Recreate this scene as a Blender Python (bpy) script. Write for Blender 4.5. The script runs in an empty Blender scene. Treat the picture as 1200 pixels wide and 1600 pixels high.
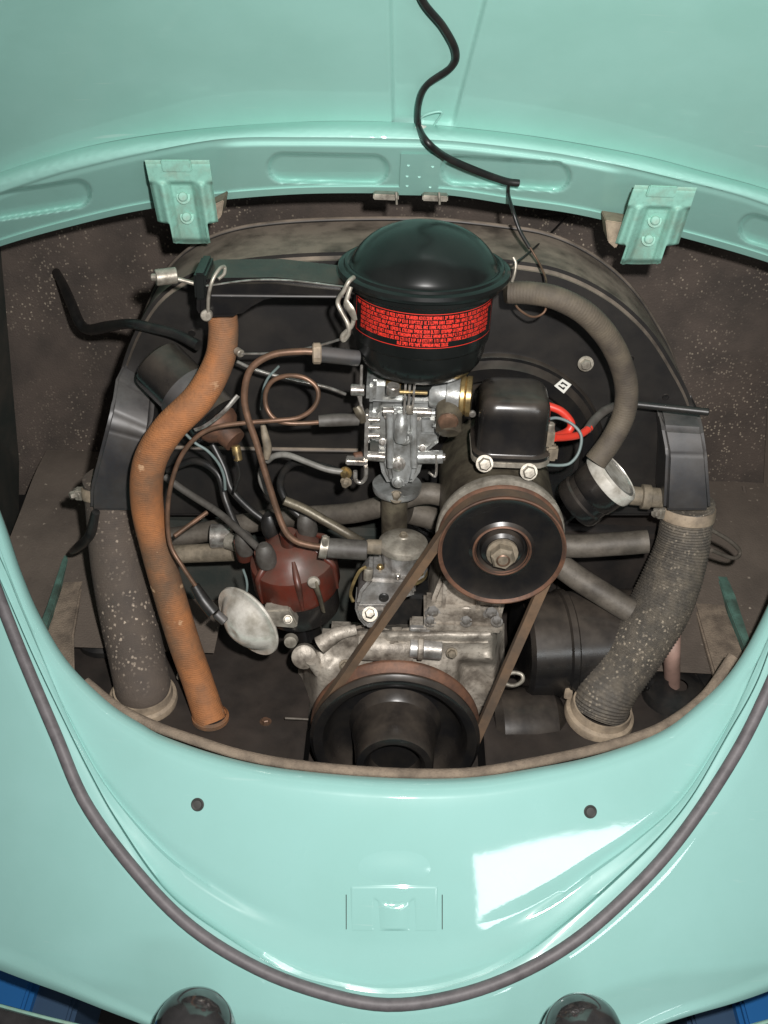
import bpy, bmesh, math, random
from mathutils import Vector, Matrix, noise
random.seed(7)
sc = bpy.context.scene
col = sc.collection
R = math.radians

# ------------------------------------------------------------------ camera
FPX = 1800.0                       # focal length in photo pixels (photo 1200 x 1600)
PITCH, ROLL = R(32.0), R(2.3)
CAM = Vector((-0.027, -0.84, 1.22))
_f = Vector((0, math.cos(PITCH), -math.sin(PITCH)))
_r0 = Vector((1, 0, 0)); _u0 = Vector((0, math.sin(PITCH), math.cos(PITCH)))
_r = _r0 * math.cos(ROLL) + _u0 * math.sin(ROLL)
_u = -_r0 * math.sin(ROLL) + _u0 * math.cos(ROLL)
cd = bpy.data.cameras.new("camera"); cam = bpy.data.objects.new("camera", cd); col.objects.link(cam)
cam.matrix_world = Matrix(((_r.x, _u.x, -_f.x, CAM.x), (_r.y, _u.y, -_f.y, CAM.y), (_r.z, _u.z, -_f.z, CAM.z), (0, 0, 0, 1)))
cd.sensor_fit = 'VERTICAL'; cd.sensor_height = 36.0; cd.lens = 36.0 * FPX / 1600.0
cd.clip_start = 0.02; cd.clip_end = 60
sc.camera = cam

# ------------------------------------------------------------------ light
world = bpy.data.worlds.new("World"); sc.world = world; world.use_nodes = True
bg = world.node_tree.nodes["Background"]; bg.inputs[0].default_value = (1.0, 0.98, 0.95, 1); bg.inputs[1].default_value = 0.085

def lamp(name, kind, loc, power, color=(1, 1, 1)):
    d = bpy.data.lights.new(name, kind); d.energy = power; d.color = color
    o = bpy.data.objects.new(name, d); col.objects.link(o); o.location = loc
    return o
# the flash of the compact camera, beside and above its lens
flash = lamp("camera_flash", 'SPOT', CAM + _r * 0.055 + _u * 0.055 - _f * 0.01, 73.0, (1.0, 0.97, 0.94))
flash.data.shadow_soft_size = 0.012; flash.data.spot_size = R(98); flash.data.spot_blend = 1.0
flash.rotation_euler = (_f * FPX + _r * 110 - _u * 170).to_track_quat('-Z', 'Y').to_euler()
# the garage window behind the photographer, seen as the white patch in the rear panel
win = lamp("daylight_window", 'AREA', (1.34, -3.2, 1.75), 18.0, (0.93, 0.98, 1.0))
win.data.shape = 'RECTANGLE'; win.data.size = 1.40; win.data.size_y = 0.38
win.rotation_euler = (Vector((0, -0.1, 0.4)) - Vector(win.location)).to_track_quat('-Z', 'Y').to_euler()

sc.view_settings.view_transform = 'Standard'; sc.view_settings.look = 'None'
sc.view_settings.exposure = 0.0; sc.view_settings.gamma = 1.0; sc.view_settings.use_curve_mapping = False
sc.render.engine = 'CYCLES'
sc.cycles.use_denoising = True
sc.cycles.max_bounces = 6
sc.render.filter_size = 1.9

# ------------------------------------------------------------------ geometry helpers
def ray(px, py):
    return (_f * FPX + _r * (px - 600.0) + _u * (800.0 - py)).normalized()
def W(px, py, Y):
    d = ray(px, py); return CAM + d * ((Y - CAM.y) / d.y)
def WZ(px, py, z):
    d = ray(px, py); return CAM + d * ((z - CAM.z) / d.z)
def WS(px, py, fn, t0=0.4, t1=2.6):
    """first hit of the ray with the surface fn(p) = 0"""
    d = ray(px, py); a, b = t0, t1; fa = fn(CAM + d * a)
    n = 40; st = (t1 - t0) / n
    for i in range(n):
        b = a + st; fb = fn(CAM + d * b)
        if fa * fb <= 0: break
        a, fa = b, fb
    for i in range(40):
        m = (a + b) / 2; fm = fn(CAM + d * m)
        if fa * fm <= 0: b = m
        else: a, fa = m, fm
    return CAM + d * ((a + b) / 2)
def mpp(p):
    return (p - CAM).dot(_f) / FPX
def V3(p):
    return W(*p) if not isinstance(p, Vector) else p

def catmull(pts, n):
    """resample control points to n samples along a Catmull-Rom curve (even in arc length)"""
    P = [Vector(p) for p in pts]
    if len(P) == 2:
        return [P[0].lerp(P[1], i / (n - 1)) for i in range(n)]
    Q = [P[0] * 2 - P[1]] + P + [P[-1] * 2 - P[-2]]
    fine = []
    for i in range(1, len(Q) - 2):
        for k in range(24):
            t = k / 24.0
            a, b, c, d = Q[i - 1], Q[i], Q[i + 1], Q[i + 2]
            fine.append(0.5 * ((2 * b) + (c - a) * t + (2 * a - 5 * b + 4 * c - d) * t * t + (3 * b - a - 3 * c + d) * t ** 3))
    fine.append(P[-1])
    L = [0.0]
    for a, b in zip(fine, fine[1:]): L.append(L[-1] + (b - a).length)
    out = []; j = 0
    for i in range(n):
        s = L[-1] * i / (n - 1)
        while j < len(L) - 2 and L[j + 1] < s: j += 1
        seg = L[j + 1] - L[j]
        out.append(fine[j].lerp(fine[j + 1], (s - L[j]) / seg if seg > 1e-12 else 0))
    return out

WLOC = {}
def thing(name, label, cat, loc, group=None):
    o = bpy.data.objects.new(name, None); col.objects.link(o)
    o.empty_display_size = 0.03; o.location = loc; WLOC[o.name] = Vector(loc)
    o["label"] = label; o["category"] = cat
    if group: o["group"] = group
    return o
def tag(o, label, cat, group=None):
    o["label"] = label; o["category"] = cat
    if group: o["group"] = group
    return o
def link(name, me, mat, parent=None, smooth=40, label=None):
    """one mesh object, its origin moved to the middle of its bounds"""
    if len(me.vertices):
        xs = [v.co for v in me.vertices]
        lo = Vector((min(c.x for c in xs), min(c.y for c in xs), min(c.z for c in xs)))
        hi = Vector((max(c.x for c in xs), max(c.y for c in xs), max(c.z for c in xs)))
        c = (lo + hi) / 2
    else:
        c = Vector()
    me.transform(Matrix.Translation(-c))
    if smooth:
        for p in me.polygons: p.use_smooth = True
        me.set_sharp_from_angle(angle=R(smooth))
    if mat: me.materials.append(mat)
    o = bpy.data.objects.new(name, me); col.objects.link(o); o.location = c
    WLOC[o.name] = c
    if parent:
        o.parent = parent; o.matrix_parent_inverse = Matrix.Translation(-WLOC[parent.name])
    if label: o["label"] = label
    return o
def from_data(name, vs, fs, mat, parent=None, smooth=40, label=None):
    me = bpy.data.meshes.new(name); me.from_pydata([tuple(v) for v in vs], [], fs); me.update()
    bm = bmesh.new(); bm.from_mesh(me); bmesh.ops.recalc_face_normals(bm, faces=bm.faces); bm.to_mesh(me); bm.free()
    return link(name, me, mat, parent, smooth, label)
def from_bm(name, bm, mat, parent=None, smooth=40, label=None):
    bmesh.ops.recalc_face_normals(bm, faces=bm.faces)
    me = bpy.data.meshes.new(name); bm.to_mesh(me); bm.free()
    return link(name, me, mat, parent, smooth, label)

def tube(name, pts, r, mat, parent=None, seg=12, n=None, rib=0, ribn=0, label=None, hollow=False, flat=1.0, up=None):
    """round hose, pipe or wire through points; r is a number or a list of radii"""
    P = [V3(p) for p in pts]
    if n is None: n = max(8, 8 * len(P))
    if ribn: n = max(n, ribn * 4 + 1)
    C = catmull(P, n)
    rr = r if isinstance(r, (list, tuple)) else [r, r]
    RR = [v.x for v in catmull([Vector((x, i, 0)) for i, x in enumerate(rr)], 200)] if len(set(rr)) > 1 else [rr[0]] * 200
    vs, fs = [], []
    T = (C[1] - C[0]).normalized()
    N = (up if up is not None else (Vector((0, 0, 1)) if abs(T.z) < 0.9 else Vector((0, 1, 0))))
    N = (N - T * N.dot(T)).normalized()
    for i in range(n):
        T2 = ((C[min(i + 1, n - 1)] - C[max(i - 1, 0)])).normalized()
        N = (N - T2 * N.dot(T2)).normalized(); Bn = T2.cross(N)
        q = RR[int(i / (n - 1) * 199)]
        if ribn: q += rib * math.sin(2 * math.pi * ribn * i / (n - 1))
        for k in range(seg):
            a = 2 * math.pi * k / seg
            vs.append(C[i] + N * (math.cos(a) * q) + Bn * (math.sin(a) * q * flat))
    for i in range(n - 1):
        for k in range(seg):
            k2 = (k + 1) % seg
            fs.append((i * seg + k, i * seg + k2, (i + 1) * seg + k2, (i + 1) * seg + k))
    if not hollow:
        fs.append(tuple(range(seg))[::-1]); fs.append(tuple((n - 1) * seg + k for k in range(seg)))
    return from_data(name, vs, fs, mat, parent, 50, label)

def frame(axis):
    a = Vector(axis).normalized()
    u = Vector((0, 0, 1)) if abs(a.z) < 0.9 else Vector((1, 0, 0))
    u = (u - a * u.dot(a)).normalized()
    return a, u, a.cross(u)
def lathe(name, prof, at, axis, mat, parent=None, seg=48, smooth=35, label=None, a0=0, a1=360):
    """profile [(radius, height along axis)] spun about the axis through at"""
    a, u, w = frame(axis); at = V3(at); vs, fs = [], []
    full = abs(a1 - a0) >= 360; m = seg if full else seg + 1
    for r, h in prof:
        for k in range(m):
            t = R(a0 + (a1 - a0) * k / seg)
            vs.append(at + a * h + (u * math.cos(t) + w * math.sin(t)) * max(r, 1e-6))
    for i in range(len(prof) - 1):
        for k in range(seg):
            k2 = (k + 1) % m
            fs.append((i * m + k, i * m + k2, (i + 1) * m + k2, (i + 1) * m + k))
    me = bpy.data.meshes.new(name); me.from_pydata([tuple(v) for v in vs], [], fs)
    bm = bmesh.new(); bm.from_mesh(me); bpy.data.meshes.remove(me)
    bmesh.ops.remove_doubles(bm, verts=bm.verts, dist=1e-5)
    return from_bm(name, bm, mat, parent, smooth, label)
def cyl(name, at, axis, r, h, mat, parent=None, bev=0.0008, seg=28, label=None):
    b = min(bev, r * 0.4, h * 0.4)
    return lathe(name, [(0, 0), (r - b, 0), (r, b), (r, h - b), (r - b, h), (0, h)], at, axis, mat, parent, seg, 35, label)
def rod(name, p0, p1, r, mat, parent=None, seg=20, label=None, bev=0.0006):
    p0, p1 = V3(p0), V3(p1)
    return cyl(name, p0, p1 - p0, r, (p1 - p0).length, mat, parent, bev, seg, label)
def box(name, c, size, mat, parent=None, bev=0.0015, rot=None, label=None, seg=2):
    bm = bmesh.new(); bmesh.ops.create_cube(bm, size=1.0)
    bmesh.ops.scale(bm, vec=Vector(size), verts=bm.verts)
    if bev: bmesh.ops.bevel(bm, geom=bm.edges[:], offset=min(bev, min(size) * 0.45), segments=seg, affect='EDGES')
    if rot is not None: bmesh.ops.transform(bm, matrix=rot, verts=bm.verts)
    bmesh.ops.translate(bm, vec=V3(c), verts=bm.verts)
    return from_bm(name, bm, mat, parent, 35, label)
def pbox(name, x0, y0, x1, y1, Y, dep, mat, parent=None, bev=0.0015, label=None):
    """box whose front face covers a photo rectangle at depth Y"""
    cx, cy = (x0 + x1) / 2, (y0 + y1) / 2
    c = W(cx, cy, Y); w = abs(W(x1, cy, Y).x - W(x0, cy, Y).x); h = abs(W(cx, y0, Y).z - W(cx, y1, Y).z)
    return box(name, c + Vector((0, dep / 2, 0)), (w, dep, h), mat, parent, bev, None, label)
def prism(name, pts, vec, mat, parent=None, bev=0.0015, label=None, smooth=35, seg=2):
    """polygon of points pushed along vec"""
    bm = bmesh.new(); vs = [bm.verts.new(V3(p)) for p in pts]
    f = bm.faces.new(vs); ext = bmesh.ops.extrude_face_region(bm, geom=[f])
    bmesh.ops.translate(bm, vec=Vector(vec), verts=[v for v in ext['geom'] if isinstance(v, bmesh.types.BMVert)])
    bmesh.ops.recalc_face_normals(bm, faces=bm.faces)
    if bev: bmesh.ops.bevel(bm, geom=[e for e in bm.edges if e.calc_face_angle(0) > R(30)], offset=bev, segments=seg, affect='EDGES')
    return from_bm(name, bm, mat, parent, smooth, label)
def grid(name, fn, nu, nv, mat, parent=None, smooth=60, thick=0, label=None):
    vs = [fn(i / nu, j / nv) for j in range(nv + 1) for i in range(nu + 1)]
    fs = [(j * (nu + 1) + i, j * (nu + 1) + i + 1, (j + 1) * (nu + 1) + i + 1, (j + 1) * (nu + 1) + i) for j in range(nv) for i in range(nu)]
    me = bpy.data.meshes.new(name); me.from_pydata([tuple(v) for v in vs], [], fs); me.update()
    bm = bmesh.new(); bm.from_mesh(me)
    # face the camera side
    bmesh.ops.recalc_face_normals(bm, faces=bm.faces); bm.faces.ensure_lookup_table(); bm.normal_update()
    s = sum(f.normal.dot(CAM - f.calc_center_median()) for f in bm.faces)
    if s < 0: bmesh.ops.reverse_faces(bm, faces=bm.faces)
    if thick:
        bm.normal_update(); bmesh.ops.solidify(bm, geom=bm.faces[:], thickness=thick)
    bm.to_mesh(me); bm.free()
    return link(name, me, mat, parent, smooth, label)
def bolt(name, at, axis, r, h, mat, parent=None, washer=1.5, dome=False, label=None):
    """hexagon bolt head on a washer"""
    a, u, w = frame(axis); at = V3(at); bm = bmesh.new()
    def ring(rad, hh, n, off=0): return [bm.verts.new(at + a * hh + (u * math.cos(2 * math.pi * k / n + off) + w * math.sin(2 * math.pi * k / n + off)) * rad) for k in range(n)]
    def skin(A, B_):
        n = len(A)
        for k in range(n): bm.faces.new((A[k], A[(k + 1) % n], B_[(k + 1) % n], B_[k]))
    n = 18
    A = ring(r * washer, -h * 0.05, n); B_ = ring(r * washer, h * 0.18, n); skin(A, B_); bm.faces.new(B_)
    m = n if dome else 6
    A = ring(r, h * 0.1, m, 0.3); B_ = ring(r, h * 0.8, m, 0.3); C_ = ring(r * 0.8, h, m, 0.3); skin(A, B_); skin(B_, C_); bm.faces.new(C_)
    return from_bm(name, bm, mat, parent, 30, label)
def smooth01(x): x = max(0.0, min(1.0, x)); return x * x * (3 - 2 * x)
def polyx(pts, x):
    """y of a photo polyline at x (smooth through the points)"""
    for (x0, y0), (x1, y1) in zip(pts, pts[1:]):
        if x <= x1 or (x1, y1) == tuple(pts[-1]):
            return y0 + (y1 - y0) * (x - x0) / (x1 - x0)
def smoothpoly(pts, n=160):
    c = catmull([Vector((x, y, 0)) for x, y in pts], n); return [(v.x, v.y) for v in c]

# ------------------------------------------------------------------ materials
def M(name, c, rough=0.5, metal=0.0, c2=None, nscale=60, ndetail=5, nlo=0.4, nhi=0.65, bump=0, bscale=400, bdist=0.001,
      coat=0, dust=None, dust_amt=0.6, specks=None, sp_scale=120, sp_size=0.22, sp_amt=0.5, rvar=0, spec=0.5, wave=None, grime=0.0, coat_ior=1.5, scratch=0.0):
    m = bpy.data.materials.new(name); m.use_nodes = True; nt = m.node_tree; N, L = nt.nodes, nt.links
    b = N["Principled BSDF"]; b.inputs["Roughness"].default_value = rough; b.inputs["Metallic"].default_value = metal
    b.inputs["Specular IOR Level"].default_value = spec
    if coat: b.inputs["Coat Weight"].default_value = coat; b.inputs["Coat Roughness"].default_value = 0.04; b.inputs["Coat IOR"].default_value = coat_ior
    tc = N.new("ShaderNodeTexCoord")
    def nz(scale, detail=5, rough_=0.6):
        t = N.new("ShaderNodeTexNoise"); t.inputs["Scale"].default_value = scale; t.inputs["Detail"].default_value = detail; t.inputs["Roughness"].default_value = rough_
        L.new(tc.outputs["Object"], t.inputs["Vector"]); return t
    def mr(sock, a, bb, lo=0.0, hi=1.0):
        r_ = N.new("ShaderNodeMapRange"); L.new(sock, r_.inputs[0]); r_.inputs[1].default_value = a; r_.inputs[2].default_value = bb
        r_.inputs[3].default_value = lo; r_.inputs[4].default_value = hi; return r_.outputs[0]
    def mix(fac, a, bb):
        x = N.new("ShaderNodeMix"); x.data_type = 'RGBA'
        L.new(fac, x.inputs[0]) if not isinstance(fac, float) else setattr(x.inputs[0], 'default_value', fac)
        for s, v in ((6, a), (7, bb)):
            if isinstance(v, tuple): x.inputs[s].default_value = (*v, 1)
            else: L.new(v, x.inputs[s])
        return x.outputs[2]
    def math_(op, a, bb):
        x = N.new("ShaderNodeMath"); x.operation = op
        for i, v in enumerate((a, bb)):
            if isinstance(v, (int, float)): x.inputs[i].default_value = v
            else: L.new(v, x.inputs[i])
        return x.outputs[0]
    cs = c
    if c2 is not None:
        cs = mix(mr(nz(nscale, ndetail).outputs[0], nlo, nhi), c, c2)
    if dust is not None:
        g = N.new("ShaderNodeNewGeometry"); s = N.new("ShaderNodeSeparateXYZ"); L.new(g.outputs["Normal"], s.inputs[0])
        f1 = mr(s.outputs[2], 0.05, 0.95, 0.03, 1.0)
        f2 = mr(nz(nscale * 0.6 + 14, 6).outputs[0], 0.15, 0.7)
        f = math_('MULTIPLY', math_('MULTIPLY', f1, f2), dust_amt); cs = mix(f, cs, dust)
        L.new(math_('ADD', math_('MULTIPLY', f, 0.6), rough), b.inputs["Roughness"])
    if grime:                                 # oily dirt: broad stains and fine flecks
        ga_ = mr(nz(32, 8, 0.7).outputs[0], 0.46, 0.66); gb_ = mr(nz(260, 4, 0.7).outputs[0], 0.50, 0.70)
        cs = mix(math_('MULTIPLY', math_('MAXIMUM', ga_, math_('MULTIPLY', gb_, 0.7)), grime), cs, (0.030, 0.023, 0.017))
    if specks is not None:
        v = N.new("ShaderNodeTexVoronoi"); v.inputs["Scale"].default_value = sp_scale
        wob = N.new("ShaderNodeVectorMath"); wob.operation = 'MULTIPLY_ADD'; L.new(nz(sp_scale * 2.2, 3).outputs[1], wob.inputs[0])
        wob.inputs[1].default_value = (0.9 / sp_scale,) * 3; L.new(tc.outputs["Object"], wob.inputs[2]); L.new(wob.outputs[0], v.inputs["Vector"])
        dots = mr(v.outputs["Distance"], sp_size, sp_size * 0.6)
        sv = N.new("ShaderNodeSeparateColor"); L.new(v.outputs["Color"], sv.inputs[0])
        few = math_('GREATER_THAN', sv.outputs[0], 1.0 - sp_amt)
        cl = mr(nz(9, 3).outputs[0], 0.42, 0.6)
        f = math_('MULTIPLY', math_('MULTIPLY', dots, few), math_('MULTIPLY', cl, sv.outputs[1])); cs = mix(f, cs, specks)
    if scratch:                               # fine old polishing scratches and dust
        for rot, sc_2 in ((0.5, (5, 130, 130)), (-0.9, (7, 170, 170))):
            mp = N.new("ShaderNodeMapping"); mp.inputs["Rotation"].default_value = (0.3, rot, rot); mp.inputs["Scale"].default_value = sc_2
            L.new(tc.outputs["Object"], mp.inputs["Vector"]); t_ = N.new("ShaderNodeTexNoise"); t_.inputs["Scale"].default_value = 1.0; t_.inputs["Detail"].default_value = 2
            L.new(mp.outputs[0], t_.inputs["Vector"])
            cs = mix(math_('MULTIPLY', math_('MULTIPLY', mr(t_.outputs[0], 0.70, 0.78), mr(nz(4, 2).outputs[0], 0.5, 0.62)), scratch), cs, (0.55, 0.68, 0.64))
        cs = mix(math_('MULTIPLY', mr(nz(900, 2, 0.5).outputs[0], 0.66, 0.78), scratch * 0.8), cs, (0.45, 0.55, 0.5))
        rr2 = mr(nz(18, 6, 0.65).outputs[0], 0.3, 0.75, rough - 0.06, rough + 0.14); L.new(rr2, b.inputs["Roughness"])
    if isinstance(cs, tuple): b.inputs["Base Color"].default_value = (*cs, 1)
    else: L.new(cs, b.inputs["Base Color"])
    if rvar and dust is None:
        L.new(mr(nz(nscale * 1.7 + 9, 6).outputs[0], 0.3, 0.7, max(0.02, rough - rvar), min(1, rough + rvar)), b.inputs["Roughness"])
    h = None
    if bump:
        h = nz(bscale, 4).outputs[0]
    if wave:                                  # woven or ribbed cover: (scale, strength)
        w_ = N.new("ShaderNodeTexWave"); w_.wave_type = 'BANDS'; w_.bands_direction = 'Z'
        w_.inputs["Scale"].default_value = wave[0]; w_.inputs["Distortion"].default_value = 1.5; w_.inputs["Detail"].default_value = 2
        L.new(tc.outputs["Object"], w_.inputs["Vector"]); h = w_.outputs[1] if h is None else math_('ADD', math_('MULTIPLY', w_.outputs[1], wave[1]), h)
    if h is not None:
        bp = N.new("ShaderNodeBump"); bp.inputs["Strength"].default_value = bump or wave[1]; bp.inputs["Distance"].default_value = bdist
        L.new(h, bp.inputs["Height"]); L.new(bp.outputs[0], b.inputs["Normal"])
        if coat: L.new(bp.outputs[0], b.inputs["Coat Normal"])
    return m

DUST = (0.17, 0.135, 0.105)
m_paint = M("turquoise_paint", (0.285, 0.52, 0.485), 0.30, c2=(0.268, 0.497, 0.458), nscale=9, coat=1.0, coat_ior=1.6, spec=0.12, bump=0.035, bscale=45, bdist=0.001, scratch=0.30)
m_lidpaint = M("turquoise_paint_inside", (0.29, 0.535, 0.475), 0.36, c2=(0.272, 0.51, 0.448), nscale=12, coat=0.6, spec=0.12, bump=0.11, bscale=80, bdist=0.001, scratch=0.35)
m_hinge = M("turquoise_hinge_paint", (0.25, 0.50, 0.415), 0.5, grime=0.30, spec=0.3, c2=(0.28, 0.42, 0.34), nscale=60, nlo=0.5, nhi=0.75, dust=(0.30, 0.30, 0.24), dust_amt=0.5, bump=0.1, bscale=200)
m_rail = M("dark_green_rail", (0.11, 0.22, 0.18), 0.6, grime=0.6, c2=(0.07, 0.13, 0.105), nscale=40)  # darker green than the body paint, with grime over it
m_board = M("dusty_fibreboard", (0.078, 0.060, 0.049), 0.9, c2=(0.045, 0.036, 0.030), nscale=14, bump=0.6, bscale=420, bdist=0.002, specks=(0.34, 0.285, 0.22), sp_scale=330, sp_size=0.48, sp_amt=0.32)
m_ledge = M("lit_dusty_side_board", (0.125, 0.10, 0.08), 0.9, c2=(0.085, 0.068, 0.055), nscale=12, bump=0.5, bscale=380, bdist=0.0015, specks=(0.4, 0.34, 0.27), sp_scale=120, sp_amt=0.3)  # dusty board painted lighter than the bulkhead: flash light put into its colour
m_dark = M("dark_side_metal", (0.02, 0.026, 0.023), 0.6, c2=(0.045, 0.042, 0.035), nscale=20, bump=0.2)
m_black = M("black_enamel", (0.007, 0.007, 0.0075), 0.22, c2=(0.012, 0.011, 0.010), nscale=40, dust=DUST, dust_amt=0.32, bump=0.06, bscale=120, bdist=0.0008)
m_shroud = M("dusty_black_enamel", (0.007, 0.007, 0.0075), 0.38, c2=(0.013, 0.012, 0.011), nscale=30, dust=(0.225, 0.18, 0.14), dust_amt=1.35, bump=0.08, bscale=150, bdist=0.0008)
m_duct = M("satin_black_duct", (0.022, 0.022, 0.024), 0.40, c2=(0.042, 0.040, 0.039), nscale=28, dust=(0.2, 0.18, 0.17), dust_amt=0.5, grime=0.5, bump=0.1, bscale=90, bdist=0.0008, spec=0.7)
m_gloss = M("gloss_black_paint", (0.006, 0.0070, 0.0067), 0.25, spec=0.38, c2=(0.010, 0.0112, 0.0106), nscale=20, bump=0.06, bscale=60, bdist=0.0006)
m_tin = M("black_engine_tin", (0.012, 0.011, 0.0105), 0.42, c2=(0.026, 0.021, 0.018), nscale=18, dust=(0.10, 0.078, 0.064), dust_amt=0.28, bump=0.12, bscale=140)
m_rubber = M("grey_rubber_seal", (0.135, 0.122, 0.127), 0.55, c2=(0.095, 0.086, 0.09), nscale=80, bump=0.15, bscale=300)
m_brub = M("black_rubber", (0.010, 0.010, 0.010), 0.42, c2=(0.020, 0.018, 0.016), nscale=70, bump=0.1, bscale=300)
m_grub = M("dusty_grey_rubber", (0.075, 0.070, 0.062), 0.6, grime=0.6, c2=(0.045, 0.041, 0.037), nscale=70, bump=0.15, bscale=300)
m_orange = M("orange_fabric_hose", (0.31, 0.122, 0.042), 0.78, grime=0.38, c2=(0.145, 0.080, 0.043), nscale=13, nlo=0.42, nhi=0.62, bump=0.5, bscale=700, bdist=0.0012, specks=(0.6, 0.40, 0.24), sp_scale=70, sp_size=0.3, sp_amt=0.3, wave=(160, 0.40))
m_hoseL = M("brown_fabric_hose", (0.085, 0.066, 0.052), 0.85, c2=(0.06, 0.048, 0.04), nscale=30, bump=0.5, bscale=600, bdist=0.0012, specks=(0.50, 0.41, 0.32), sp_scale=290, sp_size=0.48, sp_amt=0.42)
m_hoseR = M("grey_corrugated_hose", (0.075, 0.066, 0.055), 0.7, c2=(0.13, 0.11, 0.085), nscale=70, nlo=0.42, nhi=0.68, bump=0.7, bscale=420, bdist=0.002, specks=(0.40, 0.34, 0.26), sp_scale=320, sp_size=0.5, sp_amt=0.35)
m_breath = M("olive_cloth_hose", (0.105, 0.085, 0.060), 0.75, c2=(0.060, 0.048, 0.037), nscale=30, grime=0.35, bump=0.4, bscale=600, bdist=0.001)
m_felt = M("tan_felt_strip", (0.25, 0.195, 0.145), 0.95, grime=0.35, c2=(0.16, 0.125, 0.095), nscale=60, bump=0.6, bscale=500, bdist=0.002)
m_tancol = M("dusty_tan_collar", (0.33, 0.26, 0.185), 0.7, grime=0.45, c2=(0.24, 0.19, 0.14), nscale=50, bump=0.3, bscale=300)
m_alu = M("cast_aluminium", (0.44, 0.43, 0.415), 0.42, 0.6, grime=0.6, c2=(0.25, 0.23, 0.205), nscale=50, bump=0.25, bscale=500, bdist=0.0008)
m_carb = M("carburettor_casting", (0.48, 0.495, 0.485), 0.32, 0.65, grime=0.42, c2=(0.29, 0.29, 0.27), nscale=70, bump=0.25, bscale=450, bdist=0.0008)
m_case = M("dirty_crankcase", (0.40, 0.36, 0.305), 0.5, 0.25, grime=0.8, c2=(0.21, 0.175, 0.14), nscale=16, nlo=0.42, nhi=0.68, bump=0.35, bscale=260, bdist=0.0015)
m_olive = M("oily_olive_casting", (0.135, 0.117, 0.083), 0.45, 0.3, grime=0.6, c2=(0.06, 0.05, 0.038), nscale=40, bump=0.3, bscale=300, bdist=0.001)
m_steel = M("zinc_plated_steel", (0.56, 0.54, 0.50), 0.28, 0.75, grime=0.4, c2=(0.28, 0.25, 0.22), nscale=120, bump=0.1)
m_pale = M("dull_pale_metal", (0.38, 0.35, 0.295), 0.45, 0.5, grime=0.55, c2=(0.25, 0.225, 0.185), nscale=90, bump=0.15)
m_chrome = M("chrome", (0.62, 0.62, 0.62), 0.06, 1.0)
m_silver = M("bright_tinned_metal", (0.68, 0.65, 0.585), 0.30, 0.35, grime=0.18, c2=(0.42, 0.39, 0.33), nscale=60, bump=0.1)
m_brass = M("brass", (0.52, 0.38, 0.17), 0.35, 0.8, grime=0.6, c2=(0.25, 0.18, 0.09), nscale=90)
m_copper = M("copper_pipe", (0.20, 0.115, 0.075), 0.45, 0.5, grime=0.4, c2=(0.12, 0.075, 0.05), nscale=60)
m_rust = M("rusty_pulley_rim", (0.15, 0.072, 0.042), 0.6, 0.3, grime=0.55, c2=(0.075, 0.04, 0.028), nscale=50, bump=0.2, bscale=300)
m_bake = M("red_brown_bakelite", (0.085, 0.016, 0.009), 0.3, c2=(0.045, 0.014, 0.010), nscale=30, bump=0.08, bscale=200, dust=(0.16, 0.11, 0.085), dust_amt=0.55, grime=0.4)
m_red = M("red_wire_insulation", (0.50, 0.035, 0.02), 0.4)
m_print = M("red_print", (0.72, 0.035, 0.02), 0.5)
m_white = M("white_label_print", (0.62, 0.61, 0.56), 0.5)
m_wirew = M("grey_wire_insulation", (0.17, 0.165, 0.15), 0.5, grime=0.5)
m_bluew = M("pale_teal_wire", (0.13, 0.17, 0.165), 0.5, grime=0.4)
m_belt = M("brown_dusty_belt", (0.14, 0.085, 0.048), 0.7, grime=0.4, c2=(0.070, 0.052, 0.038), nscale=14, bump=0.2)
m_beltr = M("rust_stained_belt", (0.16, 0.095, 0.05), 0.7)
m_pink = M("pinkish_primer_pipe", (0.30, 0.19, 0.155), 0.6, c2=(0.22, 0.145, 0.115), nscale=60)
m_greymet = M("dusty_grey_pipe", (0.125, 0.108, 0.088), 0.6, 0.15, grime=0.6, c2=(0.075, 0.065, 0.053), nscale=40, bump=0.2)
m_blue = M("blue_plastic", (0.02, 0.13, 0.36), 0.45)
m_navy = M("slate_blue_plastic", (0.045, 0.085, 0.15), 0.5)
m_floor = M("garage_concrete", (0.05, 0.045, 0.042), 0.85, c2=(0.03, 0.028, 0.027), nscale=6, bump=0.3, bscale=60)
m_over = M("dark_reflection_chrome", (0.22, 0.21, 0.21), 0.12, 0.85, c2=(0.08, 0.078, 0.08), nscale=14, bump=0.1, bscale=30)  # chrome colour darkened to paint in the reflection of a dark room
m_hole = M("black_rubber_plug", (0.045, 0.045, 0.042), 0.6)
m_stain = M("greasy_dust", (0.20, 0.165, 0.12), 0.7, grime=0.5, c2=(0.12, 0.10, 0.07), nscale=90, bump=0.3)

# ================================================================== THE BODY
def yout(x, z):                       # the outer skin of the car's tail
    t = z - 0.28
    return -0.225 + 0.68 * t + 0.15 * t * t + 0.40 * x * x
def skin_pt(px, py, d=0.0):           # photo pixel -> point on the skin, recessed by d
    return WS(px, py, lambda p: p.y - yout(p.x, p.z) - d)

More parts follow.
